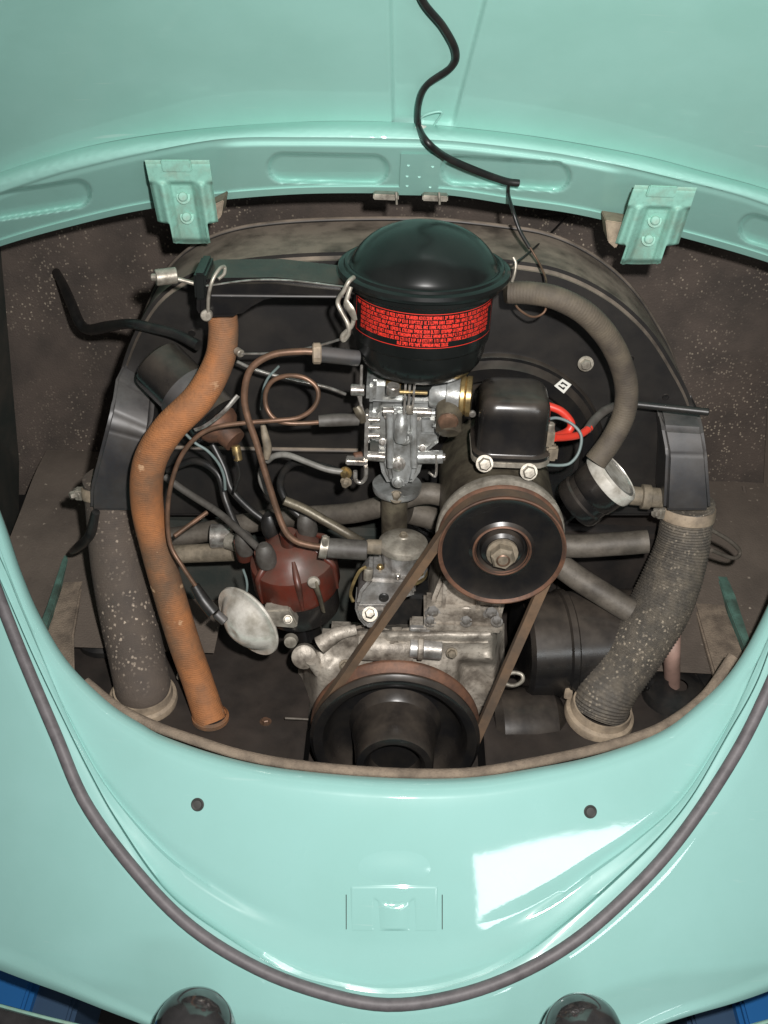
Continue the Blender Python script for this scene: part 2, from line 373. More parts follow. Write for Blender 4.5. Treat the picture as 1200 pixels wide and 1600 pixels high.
OPEN = [(-150, 420), (-60, 650), (0, 800), (31, 890), (62, 962), (106, 1034), (169, 1097), (219, 1130), (260, 1152), (350, 1182), (450, 1202), (600, 1215), (730, 1215), (836, 1200), (932, 1180), (1027, 1146), (1085, 1105), (1146, 1044), (1200, 948), (1260, 800), (1330, 600)]
LIP = [(-165, 440), (-75, 670), (-10, 830), (22, 915), (52, 985), (95, 1055), (155, 1120), (210, 1158), (260, 1185), (350, 1216), (450, 1235), (600, 1248), (730, 1247), (836, 1233), (932, 1212), (1035, 1176), (1095, 1132), (1158, 1070), (1212, 975), (1275, 820), (1345, 620)]
GRV = [(-190, 430), (-90, 680), (0, 869), (31, 944), (75, 1047), (112, 1131), (165, 1226), (240, 1315), (300, 1365), (375, 1412), (450, 1442), (530, 1463), (617, 1470), (700, 1463), (790, 1442), (860, 1408), (925, 1362), (990, 1315), (1065, 1248), (1125, 1155), (1165, 1075), (1205, 985), (1290, 800), (1370, 600)]
SEAM = [(-215, 420), (-110, 680), (-12, 880), (50, 1020), (95, 1115), (140, 1205), (185, 1285), (260, 1391), (350, 1460), (450, 1518), (550, 1545), (617, 1551), (700, 1540), (800, 1501), (875, 1448), (950, 1384), (1025, 1312), (1080, 1245), (1135, 1150), (1180, 1070), (1220, 970), (1310, 790), (1395, 600)]
SEAL = [(-240, 420), (-130, 680), (-30, 865), (0, 937), (35, 1025), (88, 1150), (135, 1257), (215, 1365), (300, 1450), (400, 1512), (500, 1550), (600, 1570), (700, 1559), (800, 1526), (900, 1469), (1000, 1380), (1075, 1292), (1152, 1174), (1200, 1078), (1240, 985), (1330, 790), (1420, 600)]
EDGE = [(-420, 1330), (-200, 1435), (0, 1516), (100, 1553), (200, 1592), (350, 1645), (617, 1690), (900, 1650), (1050, 1596), (1200, 1549), (1400, 1460), (1600, 1350)]
NU = 200
rows_px = {k: smoothpoly(v, NU + 1) for k, v in dict(OPEN=OPEN, LIP=LIP, GRV=GRV, SEAM=SEAM, SEAL=SEAL, EDGE=EDGE).items()}
def lerp2(a, b, t): return (a[0] + (b[0] - a[0]) * t, a[1] + (b[1] - a[1]) * t)

def loft(name, rows, mat, parent, thick=0, smooth=60):
    nv = len(rows) - 1; nu = len(rows[0]) - 1
    return grid(name, lambda u, v: rows[round(v * nv)][round(u * nu)], nu, nv, mat, parent, smooth, thick)

body = thing("car_body", "turquoise car tail panel framing the open engine bay", "car body", (0, -0.2, 0.3))
ro, rl, rg, rs, re, rd = (rows_px[k] for k in ("OPEN", "LIP", "GRV", "SEAM", "SEAL", "EDGE"))
N1 = NU + 1
o_edge = [skin_pt(*p, 0.050) for p in ro]
rows = [[q + Vector((0, 0.004, -0.030)) for q in o_edge], [q + Vector((0, 0.004, -0.006)) for q in o_edge], o_edge]
rows.append([skin_pt(*lerp2(ro[i], rl[i], 0.35), 0.0405) for i in range(N1)])
rows.append([skin_pt(*lerp2(ro[i], rl[i], 0.75), 0.0345) for i in range(N1)])
rows.append([skin_pt(*rl[i], 0.0335) for i in range(N1)])
def side(i):                          # the groove is sharp up the sides and fades out along the bottom
    return 0.05 + 0.95 * smooth01(abs(rg[i][0] - 617) / 260.0 - 0.45)
for t in (0.08, 0.2, 0.35, 0.5, 0.65, 0.8, 0.9, 0.95, 1.0):
    rows.append([skin_pt(*lerp2(rl[i], rg[i], t), 0.033 - 0.003 * t + (0.0022 * side(i) if t > 0.93 else 0)) for i in range(N1)])
rows.append([skin_pt(*lerp2(rg[i], rs[i], 0.12), 0.030 - 0.0045 * side(i)) for i in range(N1)])
for t in (0.25, 0.5, 0.75, 0.95):
    rows.append([skin_pt(*lerp2(rg[i], rs[i], t), 0.030 - 0.0045 * side(i) - 0.0055 * smooth01(t)) for i in range(N1)])
rows.append([skin_pt(*rs[i], 0.0235) for i in range(N1)])
rows.append([skin_pt(*lerp2(rs[i], re[i], 0.10), 0.0075) for i in range(N1)])
rows.append([skin_pt(*lerp2(rs[i], re[i], 0.5), 0.004) for i in range(N1)])
rows.append([skin_pt(*lerp2(rs[i], re[i], 1.0), 0.002) for i in range(N1)])
rows.append([skin_pt(*lerp2(re[i], rd[i], 0.04), 0.0) for i in range(N1)])
for t in (0.15, 0.3, 0.45, 0.6, 0.75, 0.86, 0.92, 0.95):
    rows.append([skin_pt(*lerp2(re[i], rd[i], t), 0.0) for i in range(N1)])
rows.append([skin_pt(*lerp2(re[i], rd[i], 0.965), -0.002) for i in range(N1)])
rows.append([skin_pt(*lerp2(re[i], rd[i], 0.985), -0.002) for i in range(N1)])
low = [skin_pt(*rd[i], 0.002) for i in range(N1)]
rows.append(low); rows.append([q + Vector((0, 0.03, -0.004)) for q in low])
loft("tail_panel", rows, m_paint, body)
# rubber lid seal
cen = [skin_pt(*re[i], -0.002) for i in range(0, N1, 2)]
tube("lid_seal", cen, 0.0058, m_rubber, body, seg=14, n=150, up=Vector((0, -1, 0.5)))
# two rubber plugs in the panel
def pnorm(p, d):
    e = 0.002
    yx = (yout(p.x + e, p.z) - yout(p.x - e, p.z)) / (2 * e); yz = (yout(p.x, p.z + e) - yout(p.x, p.z - e)) / (2 * e)
    return Vector((yx, -1.0, yz)).normalized()
for px, py in ((309, 1257), (922, 1268)):
    p = skin_pt(px, py, 0.033); n = pnorm(p, 0)
    lathe("rubber_plug", [(0, 0.0016), (0.0038, 0.0012), (0.0052, 0.0022), (0.0062, 0.0012), (0.0064, -0.001)], p, n, m_hole, body, 24)
# latch striker: pressed bulge above, plate with a channel below
lp = skin_pt(617, 1418, 0.0325); ln = pnorm(lp, 0)
lx = Vector((1, 0, 0)); lx = (lx - ln * lx.dot(ln)).normalized(); lu = ln.cross(lx)
if lu.z < 0: lu = -lu
def latch(u, v):
    px = 530 + 172 * u; py = 1318 + 142 * v
    base = skin_pt(px, py, 0.0325)
    a = (u - 0.5) / 0.5
    edge = smooth01((1 - abs(a)) / 0.12) * smooth01(v / 0.06) * smooth01((1 - v) / 0.05)
    h = 0.0003
    bul = math.exp(-((v - 0.30) / 0.15) ** 2) * 0.0016 * smooth01((1 - abs(a)) / 0.9)       # the pressed bulge
    ins = smooth01((0.82 - abs(a)) / 0.05) * smooth01((v - 0.44) / 0.05)          # the plate
    ch = smooth01((0.40 - abs(a)) / 0.10) * smooth01((v - (0.56 + 0.10 * (1 - min(1, abs(a) / 0.4) ** 2))) / 0.05) * smooth01((0.955 - v) / 0.03)
    return base + ln * (edge * (h + bul * (1 - ins * 0.8) + 0.0016 * ins + 0.0055 * ch * math.cos(min(1, abs(a) / 0.42) * math.pi / 2) ** 0.6 - 0.004 * ch))
grid("latch_plate", latch, 110, 90, m_paint, body, 60)
for sx in (541, 691):
    tube("slit", [skin_pt(sx, y, 0.0300) for y in (1398, 1425, 1452)], 0.00042, m_dark, body, seg=6, n=8)

# ---- engine bay boards
bay = thing("engine_bay_lining", "dusty brown fibreboard lining behind and beside the engine", "bay lining", (0, 0.45, 0.5))
YB = 0.45
def wall(u, v):
    x = -0.62 + 1.24 * u; z = 0.42 + 0.70 * v
    y = YB + 0.004 * noise.noise(Vector((x * 9, z * 9, 1.3))) - 0.10 * max(0, abs(x) - 0.42) ** 1.5
    return Vector((x, y, z))
grid("bulkhead_board", wall, 80, 50, m_board, bay, 60)
kz = W(70, 706, YB - 0.01).z; kzr = W(1150, 757, YB - 0.01).z
for s, zz, xin, name in ((-1, kz, 0.20, "side_board"), (1, kzr, 0.22, "side_board")):
    def ledge(u, v, s=s, zz=zz, xin=xin):
        x = s * (xin + ((0.462 if s < 0 else 0.62) - xin) * u); y = YB - 0.004 - 0.34 * v
        z = zz - (zz - 0.445) * smooth01(v * 1.0) - 0.0 + 0.003 * noise.noise(Vector((x * 11, y * 11, 4)))
        return Vector((x, y, z))
    grid(name, ledge, 40, 30, m_ledge, bay, 60)
# left and right corner walls
q0, q1 = W(2, 400, 0.42), W(30, 720, 0.42)
def lw(u, v):
    top = Vector((-0.40, 0.44, 0.95)); p = W(4 + 26 * v, 395 + 330 * v, 0.44)
    x = p.x - 0.13 * u; return Vector((x, 0.44 - 0.36 * u, p.z))
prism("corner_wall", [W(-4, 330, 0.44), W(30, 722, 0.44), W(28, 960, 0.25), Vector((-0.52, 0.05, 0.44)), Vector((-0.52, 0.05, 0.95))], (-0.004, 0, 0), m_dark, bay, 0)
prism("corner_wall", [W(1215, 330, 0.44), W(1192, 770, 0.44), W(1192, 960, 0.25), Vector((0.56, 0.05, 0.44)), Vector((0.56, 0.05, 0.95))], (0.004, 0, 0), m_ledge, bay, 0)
tube("board_crease", [(1162, 760, 0.43), (1178, 850, 0.36), (1186, 950, 0.28)], 0.0025, m_ledge, bay, seg=8)
tube("board_crease", [(1118, 900, 0.30), (1150, 935, 0.27), (1162, 980, 0.25), (1160, 1010, 0.235)], 0.0022, m_ledge, bay, seg=8)
# body rails beside the tin: green edge + felt strip
rail = [("left", [(100, 862), (76, 945), (62, 985)], [(130, 862), (112, 930), (92, 1000), (100, 1050)]),
        ("right", [(1112, 905), (1150, 970), (1166, 1030)], [(1088, 888), (1106, 950), (1130, 1030), (1142, 1075)])]
prism("rail_edge", [WZ(110, 850, 0.452), WZ(118, 850, 0.452), WZ(84, 962, 0.452), WZ(70, 1000, 0.452), WZ(62, 992, 0.452), WZ(76, 955, 0.452)], (0, 0, 0.010), m_rail, body, 0.001)
prism("rail_edge", [WZ(1100, 862, 0.452), WZ(1112, 860, 0.452), WZ(1146, 940, 0.452), WZ(1170, 1015, 0.452), WZ(1168, 1040, 0.452), WZ(1136, 960, 0.452)], (0, 0, 0.010), m_rail, body, 0.001)
tag(prism("felt_strip", [WZ(118, 858, 0.447), WZ(140, 852, 0.447), WZ(150, 880, 0.447), WZ(128, 930, 0.447), WZ(116, 1000, 0.447), WZ(118, 1075, 0.447), WZ(60, 1060, 0.447), WZ(84, 962, 0.447)], (0, 0, 0.008), m_felt, None, 0.002),
    "tan felt sealing strip beside the speckled brown hose", "felt strip", "felt strips round the engine tin")
tag(prism("felt_strip", [WZ(1100, 870, 0.447), WZ(1080, 866, 0.447), WZ(1078, 935, 0.447), WZ(1096, 1000, 0.447), WZ(1120, 1085, 0.447), WZ(1170, 1060, 0.447), WZ(1136, 965, 0.447)], (0, 0, 0.008), m_felt, None, 0.002),
    "tan felt sealing strip right of the ribbed grey hose", "felt strip", "felt strips round the engine tin")
fs_pts = [(130, 1050), (180, 1090), (235, 1124), (300, 1155), (380, 1180), (470, 1196), (600, 1207), (727, 1208), (830, 1192), (925, 1172), (1010, 1144), (1060, 1112), (1110, 1068), (1150, 1010)]
tag(tube("felt_strip", [skin_pt(x, y, 0.058) + Vector((0, 0.002, -0.002 - 0.012 * smooth01((abs(x - 640) - 330) / 140))) for x, y in fs_pts], 0.0046, m_felt, None, seg=10, n=90, flat=1.2),
    "long tan felt strip along the bottom lip of the engine opening", "felt strip", "felt strips round the engine tin")

# ================================================================== THE LID
L1 = [(-120, 318), (0, 270), (100, 238), (200, 216), (325, 200), (475, 190), (600, 190), (710, 198), (850, 215), (1000, 242), (1100, 268), (1200, 296), (1320, 340)]
L2 = [(-120, 352), (0, 304), (80, 276), (135, 261), (225, 240), (350, 218), (475, 216), (600, 218), (710, 222), (850, 238), (945, 255), (1020, 272), (1135, 300), (1200, 321), (1320, 365)]
L3 = [(-120, 432), (0, 385), (125, 350), (230, 327), (350, 312), (475, 303), (600, 302), (700, 305), (800, 320), (890, 333), (970, 350), (1065, 371), (1200, 410), (1320, 455)]
S1, S2, S3 = (smoothpoly(p, 300) for p in (L1, L2, L3))
def ylid(x, z): return 0.20 - 0.85 * (z - 0.974) - 0.25 * x * x
def lid_pt(px, py, d=0.0): return WS(px, py, lambda p: p.y - ylid(p.x, p.z) - d)
def band_pt(px, py, d=0.0): return WS(px, py, lambda p: p.y - (0.186 + 1.0 * (0.955 - p.z) - 0.25 * p.x * p.x) - d)
def chan(px, py):
    t = (200 - py) / 200.0; xl = 611 - 4 * t; xr = 710 + 52 * t
    return smooth01((px - xl) / 7) * smooth01((xr - px) / 7) * smooth01((197 - py) / 8)
def lskin(u, v):
    px = -100 + 1400 * u; y1 = polyx(S1, px); py = y1 + (-260 - y1) * v
    d = 0.0060 * chan(px, py) + 0.0012 * noise.noise(Vector((px * 0.006, py * 0.006, 0)))
    return lid_pt(px, py, d)
lid = grid("engine_lid", lskin, 420, 80, m_lidpaint, body, 60, label="raised engine lid seen from inside, above the engine")
def oblong(px, py, x0, y0, x1, y1, r):
    """signed px distance inside a slanted slot whose axis runs (x0,y0)-(x1,y1)"""
    ax, ay = x1 - x0, y1 - y0; t = max(0, min(1, ((px - x0) * ax + (py - y0) * ay) / (ax * ax + ay * ay)))
    return r - math.hypot(px - x0 - ax * t, py - y0 - ay * t)
SLOTS = [(442, 262, 584, 265, 23), (712, 266, 868, 276, 23), (-40, 328, 120, 303, 22), (1178, 358, 1320, 400, 23)]
def band(u, v):
    px = -100 + 1400 * u; ya, yb, yc = polyx(S1, px), polyx(S2, px), polyx(S3, px)
    if v < 0.25:                                   # bead between skin and flange
        t = v / 0.25; py = ya + (yb - ya) * t
        a = lid_pt(px, ya, 0.0005); b = band_pt(px, yb)
        p = a.lerp(b, t); wv = 0.0007 * noise.noise(Vector((px * 0.10, t * 6, 3))) * math.sin(math.pi * t); return p + Vector((0, wv - 0.007 * math.sin(math.pi * t) ** 0.8, 0.002 * math.sin(math.pi * t)))
    t = (v - 0.25) / 0.75; py = yb + (yc - yb) * t
    d = 0.0
    for s in SLOTS:
        k = oblong(px, py, *s); d = max(d, 0.0085 * smooth01((k + 2) / 7.0))
    d += -0.0025 * smooth01((t - 0.86) / 0.03)      # folded hem at the lower edge
    d += 0.0015 * smooth01((0.12 - t) / 0.12)
    # the flange rises over the middle third, between the hinges
    d += -0.004 * smooth01((px - 330) / 45) * smooth01((985 - px) / 45) * smooth01((t - 0.05) / 0.1)
    return band_pt(px, py, d)
grid("frame_flange", band, 420, 60, m_lidpaint, lid, 55)
def hem(u, v):
    px = -100 + 1400 * u; p = band_pt(px, polyx(S3, px), -0.0025); return p + Vector((0, 0.035 * v, -0.004 * math.sin(math.pi * v * 0.5)))
grid("flange_hem", hem, 200, 3, m_lidpaint, lid, 60)
# centre tab with spot welds, feet below
ct = [band_pt(x, y, -0.0068) for x, y in ((626, 240), (689, 241), (684, 306), (623, 305))]
prism("centre_tab", ct, (0, 0.0015, 0), m_lidpaint, lid, 0.0005)
for x, y in ((638, 258), (676, 260), (636, 275), (655, 276), (636, 290), (672, 292)):
    cyl("spot_weld", band_pt(x, y, -0.0068), (0, -1, 0.1), 0.0014, 0.0005, m_lidpaint, lid, 0.0002, 12)
for x, y in ((603, 308), (680, 310)):
    pbox("stop_pad", x - 20, y - 4, x + 20, y + 5, 0.200, 0.012, m_pale, lid, 0.001)
for x in (619, 686):
    rod("stop_pin", (x, 300, 0.194), (x + 1, 320, 0.194), 0.0011, m_pale, lid)
tube("cable_clip", [lid_pt(652, 196, -0.004), lid_pt(662, 181, -0.006), lid_pt(690, 175, -0.005), lid_pt(678, 196, -0.004)], 0.0010, m_lidpaint, lid, seg=8)
tube("cable_tie", [lid_pt(648, 204, -0.008), lid_pt(655, 199, -0.0135), lid_pt(664, 200, -0.008)], 0.0022, m_white, lid, seg=8)
# hinges
def hinge(TL, TR, BL, BR, lean, tab):
    Yh = 0.168
    def P(u, v, h=0.0):
        l = lerp2(TL, BL, v); r = lerp2(TR, BR, v); x, y = lerp2(l, r, u); return W(x, y, Yh - h + 0.030 * v)
    def sheet(u, v):
        a = abs(u - 0.5) * 2
        rib = math.exp(-((a - 0.62) / 0.17) ** 2) * 0.0085
        t = smooth01((v - 0.25) / 0.05)
        h = t * (rib - 0.0035 * smooth01((0.40 - a) / 0.1)) + (1 - t) * (0.0045 - 0.006 * smooth01((0.06 - v) / 0.06))
        cut = smooth01((v - 0.74) / 0.03)                       # the outer wings stop short of the nose
        sh = (u - 0.5) * (1 - 0.42 * cut * smooth01((a - 0.6) / 0.3)) + 0.5
        vv = v * (1 - 0.03 * a * a * smooth01((v - 0.8) / 0.2))
        hh = h - 0.010 * smooth01((v - 0.93) / 0.07) - 0.008 * smooth01((a - 0.9) / 0.1) * t
        return P(sh, vv, hh)
    o = grid("hinge", sheet, 48, 60, m_hinge, lid, 50, thick=0.002)
    prism("hinge_tongue", [P(0.24, 0.0, 0.008), P(0.70, 0.0, 0.008), P(0.70, 0.145, 0.009), P(0.24, 0.145, 0.009)], (0, 0.004, 0), m_hinge, lid, 0.001)
    for u, v in ((0.50, 0.44), (0.50, 0.68)):
        bolt("bolt", P(u, v, -0.0025), (0, -1, 0.35), 0.0042, 0.005, m_hinge, lid, 1.5, True)
    prism("hinge_arm", [W(x, y, 0.20) for x, y in tab], (0, 0.03, 0), m_tancol, lid, 0.001)
    return o
hinge((226, 250), (327, 250), (254, 381), (346, 381), 0, [(322, 326), (350, 312), (346, 338), (332, 352)])
hinge((992, 289), (1089, 293), (950, 413), (1050, 413), 0, [(946, 344), (984, 350), (962, 389), (950, 378)])

# cable that hangs down the lid
tag(tube("lid_cable", [lid_pt(640, -60, -0.006), lid_pt(660, 0, -0.006), lid_pt(693, 42, -0.007), lid_pt(712, 80, -0.009), lid_pt(705, 105, -0.010), lid_pt(668, 132, -0.010), lid_pt(655, 160, -0.009), lid_pt(654, 195, -0.009), band_pt(668, 222, -0.018), band_pt(700, 247, -0.014), band_pt(750, 269, -0.012), band_pt(790, 283, -0.010), band_pt(811, 286, -0.009)],
     [0.0029, 0.0030, 0.0030, 0.0027, 0.0029, 0.0033, 0.0033], m_brub, None, seg=12, n=120), "black cable snaking down the inside of the raised lid", "cable")
tag(tube("stripped_wire", [band_pt(795, 287, -0.008), band_pt(794, 302, -0.008), W(800, 325, 0.18), W(812, 360, 0.17), W(828, 388, 0.16)], 0.0018, m_brub, None, seg=8), "thin black wire dangling below the lid's slotted flange", "wire")
tag(tube("copper_strand", [(828, 386, 0.16), (843, 412, 0.15), (853, 437, 0.13), (851, 455, 0.088), (853, 482, 0.085), (843, 493, 0.085), (828, 494, 0.09), (808, 480, 0.10), (803, 462, 0.11)], 0.0010, m_copper, None, seg=8, n=60), "bare copper wire end curling around the olive breather hose", "wire")
tag(tube("thin_black_wire", [(802, 412, 0.10), (818, 402, 0.14), (838, 385, 0.22), (865, 360, 0.34), (886, 338, 0.44)], 0.0011, m_brub, None, seg=8), "thin black wire running back from the air cleaner to the bulkhead", "wire")

# ================================================================== ENGINE TIN
ZT = 0.425
tin = thing("engine_tin", "black sheet metal tin closing the bay around the engine base", "engine tin", (0, 0.1, ZT))
cL, cR = W(478, 1130, 0.01).x, W(760, 1130, 0.01).x
prism("left_tray", [Vector((-0.50, 0.36, ZT)), Vector((-0.47, 0.06, ZT)), Vector((-0.30, -0.02, ZT)), Vector((cL, -0.075, ZT)), Vector((cL, 0.06, ZT)), Vector((cL, 0.36, ZT))], (0, 0, -0.004), m_tin, tin, 0.001)
prism("right_tray", [Vector((0.50, 0.36, ZT)), Vector((0.47, 0.06, ZT)), Vector((0.34, -0.02, ZT)), Vector((cR, -0.075, ZT)), Vector((cR, 0.06, ZT)), Vector((cR, 0.36, ZT))], (0, 0, -0.004), m_tin, tin, 0.001)
prism("pulley_tray", [Vector((cL + 0.001, -0.09, 0.372)), Vector((cR - 0.001, -0.09, 0.372)), Vector((cR - 0.001, 0.06, 0.372)), Vector((cL + 0.001, 0.06, 0.372))], (0, 0, -0.004), m_tin, tin, 0.001)
bolt("bolt", WZ(415, 1128, ZT), (0, 0, 1), 0.004, 0.004, m_copper, tin)
bolt("bolt", WZ(800, 1130, ZT), (0, 0, 1), 0.004, 0.004, m_rust, tin)
# black cowling drums over the cylinders, right
lathe("cylinder_cowling", [(0.0, 0), (0.050, 0), (0.055, 0.004), (0.0555, 0.04), (0.058, 0.042), (0.058, 0.048), (0.0555, 0.050), (0.055, 0.13), (0, 0.13)], W(812, 1010, 0.11), (1, 0.15, 0), m_black, tin, 48)
lathe("cylinder_cowling", [(0.0, 0), (0.036, 0), (0.042, 0.008), (0.043, 0.040), (0.040, 0.064), (0.030, 0.074), (0, 0.076)], W(766, 1140, 0.055), (1, 0.1, 0), m_black, tin, 40)
rod("cover_rib", (445, 1122, 0.02), (482, 1124, 0.02), 0.0012, m_greymet, tin)
tube("lifting_eye", [(786, 1060, 0.035), (800, 1051, 0.04), (815, 1054, 0.04), (816, 1064, 0.035), (803, 1071, 0.03), (788, 1068, 0.03)], 0.0020, m_pale, tin, seg=8)
# dark rear of the tin / cylinder heads below the carburettor
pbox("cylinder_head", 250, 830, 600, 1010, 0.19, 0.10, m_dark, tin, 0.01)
pbox("cylinder_head", 860, 830, 1090, 960, 0.20, 0.10, m_tin, tin, 0.01)
# rings at the left corner
lathe("grommet", [(0.018, 0.0), (0.028, 0.002), (0.030, 0.010), (0.024, 0.014), (0.017, 0.010)], WZ(165, 1005, ZT), (0, 0, 1), m_brub, tin, 36)

# ================================================================== FAN SHROUD
shr = thing("fan_shroud", "black arched fan housing dusted brown on top, behind the engine", "fan shroud", (0.02, 0.2, 0.5))
ARCH = [(150, 810), (165, 700), (182, 600), (205, 530), (240, 472), (285, 437), (345, 414), (430, 402), (540, 397), (680, 398), (800, 410), (880, 425), (955, 462), (1015, 515), (1057, 578), (1086, 640), (1096, 720), (1098, 810)]
ar = [W(x, y, 0.17) for x, y in smoothpoly(ARCH, 90)]
bm = bmesh.new(); vs = [bm.verts.new(p) for p in ar]; f = bm.faces.new(vs)
ext = bmesh.ops.extrude_face_region(bm, geom=[f]); bmesh.ops.translate(bm, vec=(0, 0.10, 0), verts=[v for v in ext['geom'] if isinstance(v, bmesh.types.BMVert)])
bmesh.ops.recalc_face_normals(bm, faces=bm.faces)
bmesh.ops.bevel(bm, geom=[e for e in bm.edges if e.calc_face_angle(0) > R(45)], offset=0.006, segments=3, affect='EDGES')
from_bm("shell", bm, m_shroud, shr, 40)
# flange seam at the back edge
tube("rear_flange", [p + Vector((0, 0.10, 0)) for p in ar[8:82:3]], 0.0028, m_shroud, shr, seg=8, n=120)
# fan ring pressed round the generator axis
GA = W(785, 866, -0.004)
ga = Vector((GA.x, 0.17, GA.z))
lathe("fan_ring", [(0.088, 0.004), (0.088, 0.010), (0.090, 0.012), (0.102, 0.012), (0.1045, 0.009), (0.108, 0.006), (0.111, 0.006), (0.113, 0.003), (0.113, -0.004)], ga, (0, -1, 0), m_black, shr, 72)
lathe("fan_ring", [(0.050, 0.012), (0.070, 0.0125), (0.082, 0.010), (0.0835, 0.004)], ga, (0, -1, 0), m_black, shr, 72)
bolt("bolt", W(915, 568, 0.160), (0, -1, 0.1), 0.0052, 0.006, m_pale, shr, 1.45)
bolt("bolt", W(668, 640, 0.160), (0, -1, 0.1), 0.005, 0.006, m_steel, shr, 1.4)
for x, y in ((470, 425), (300, 520), (560, 520), (890, 470), (985, 560), (1040, 620)):
    cyl("spot_weld", W(x, y, 0.1705), (0, -1, 0), 0.0035, 0.0012, m_black, shr, 0.0005, 16)
bolt("bolt", W(236, 700, 0.165), (0, -1, 0.1), 0.0045, 0.005, m_stain, shr, 1.4)
rod("stiffening_bead", (250, 700, 0.169), (560, 705, 0.169), 0.0028, m_shroud, shr)
# small white tilted label with a dark mark
Yl = 0.1545
st = prism("sticker", [W(866, 603, Yl), W(879, 592, Yl), W(893, 601, Yl), W(881, 615, Yl)], (0, 0.0008, 0), m_white, shr, 0)
def lpt(u, v):     # label coordinates, u along its long side
    a, b, c, d = (866, 603), (879, 592), (893, 601), (881, 615); p = lerp2(lerp2(a, b, v), lerp2(d, c, v), u); return W(p[0], p[1], Yl - 0.0006)
def bar(u0, v0, u1, v1): return [lpt(u0, v0), lpt(u1, v0), lpt(u1, v1), lpt(u0, v1)]
vs, fs = [], []
for b_ in (bar(0.2, 0.22, 0.78, 0.36), bar(0.2, 0.64, 0.78, 0.78), bar(0.62, 0.3, 0.78, 0.48), bar(0.2, 0.52, 0.36, 0.7)):
    k = len(vs); vs += b_; fs.append((k, k + 1, k + 2, k + 3))
from_data("mark", vs, fs, m_brub, st, 0)
# heater duct elbows, left and right, drawn as folded sheet
def duct(name, secs, mat=m_duct):
    """box section duct: each section is (px,py,Y) left, right and a depth"""
    vs, fs = [], []
    for (l, r, dep) in secs:
        a, b = V3(l), V3(r); vs += [a, b, b + Vector((0, dep, 0)), a + Vector((0, dep, 0))]
    for i in range(len(secs) - 1):
        for k in range(4):
            k2 = (k + 1) % 4; fs.append((i * 4 + k, i * 4 + k2, i * 4 + 4 + k2, i * 4 + 4 + k))
    fs.append((0, 1, 2, 3)); n = (len(secs) - 1) * 4; fs.append((n, n + 1, n + 2, n + 3))
    me = bpy.data.meshes.new(name); me.from_pydata([tuple(v) for v in vs], [], fs); me.update()
    bm = bmesh.new(); bm.from_mesh(me); bpy.data.meshes.remove(me); bmesh.ops.recalc_face_normals(bm, faces=bm.faces)
    bmesh.ops.bevel(bm, geom=bm.edges[:], offset=0.004, segments=3, affect='EDGES')
    return from_bm(name, bm, mat, shr, 40)
duct("heater_outlet", [((180, 588, 0.145), (240, 622, 0.145), 0.05), ((172, 640, 0.115), (236, 668, 0.115), 0.07), ((164, 672, 0.108), (232, 690, 0.108), 0.07), ((140, 765, 0.112), (222, 762, 0.112), 0.07), ((140, 800, 0.112), (216, 800, 0.112), 0.06)])
duct("heater_outlet", [((1030, 645, 0.155), (1096, 650, 0.155), 0.05), ((1034, 668, 0.135), (1100, 672, 0.135), 0.07), ((1042, 710, 0.122), (1106, 712, 0.122), 0.07), ((1038, 800, 0.118), (1112, 800, 0.118), 0.06)])
rod("cable_sleeve", (960, 628, 0.148), (1108, 644, 0.125), 0.0036, m_brub, shr)

# ================================================================== HEATER HOSES
def hose_end(t, at, axis, r, name="collar"):
    lathe(name, [(r * 0.95, -0.004), (r * 1.02, -0.006), (r * 1.18, -0.005), (r * 1.22, 0.0), (r * 1.18, 0.004), (r * 1.06, 0.006), (r * 1.02, 0.014), (r * 0.96, 0.014)], at, axis, m_tancol, t, 48)
def clamp(t, at, axis, r, w, mat, screw_dir, name="clamp"):
    o = lathe(name, [(r - 0.001, -w / 2), (r + 0.0008, -w / 2), (r + 0.0014, -w * 0.3), (r + 0.0014, w * 0.3), (r + 0.0008, w / 2), (r - 0.001, w / 2)], at, axis, mat, t, 48)
    sd = Vector(screw_dir).normalized(); p = Vector(at) + sd * (r + 0.003)
    bolt("screw", p + sd * 0.002, sd + Vector((0, -0.5, 0)), 0.0042, 0.008, m_pale, o)
    box("clamp_ear", p, (0.008, 0.010, 0.011), m_pale, o, 0.001)
    return o
hl0 = W(174, 775, 0.148); hlb = WZ(224, 1088, ZT + 0.002)
rL = 0.0285
t = thing("heater_hose", "thick brown fabric hose spattered with pale specks, left of the orange hose", "hose", WZ(222, 1082, ZT), "heater hoses on the engine tin")
mid1, mid2 = W(184, 870, 0.128), W(203, 975, 0.095)
tube("hose", [hl0 + Vector((0, 0, 0.02)), hl0, mid1, mid2, hlb + Vector((0, 0, 0.02)), hlb], [rL * 0.93, rL * 0.95, rL, rL * 1.02, rL, rL], m_hoseL, t, seg=40, rib=0.00010, ribn=90)
ax = (mid1 - hl0).normalized(); clamp(t, hl0 + Vector((0, 0, 0.006)), ax, rL * 0.97, 0.012, m_tancol, (-1, -0.25, 0))
hose_end(t, WZ(224, 1090, ZT + 0.006), Vector((0.02, -0.12, 1)), rL)
bolt("screw", WZ(280, 1056, ZT + 0.018), (1, -0.3, 0.2), 0.003, 0.008, m_pale, t)
t = thing("heater_hose", "thick ribbed grey hose bending down to the right of the belt", "hose", WZ(940, 1115, ZT), "heater hoses on the engine tin")
h0 = W(1073, 812, 0.148); hb = WZ(934, 1112, ZT + 0.002)
rR = 0.0305
pts = [W(1076, 785, 0.148), h0, W(1062, 870, 0.138), W(1030, 950, 0.115), W(985, 1020, 0.09), W(950, 1075, 0.068), hb]
tube("hose", pts, [rR * 0.84, rR * 0.86, rR * 0.98, rR * 1.04, rR * 1.05, rR * 1.0, rR * 0.96], m_hoseR, t, seg=40, rib=0.00055, ribn=74)
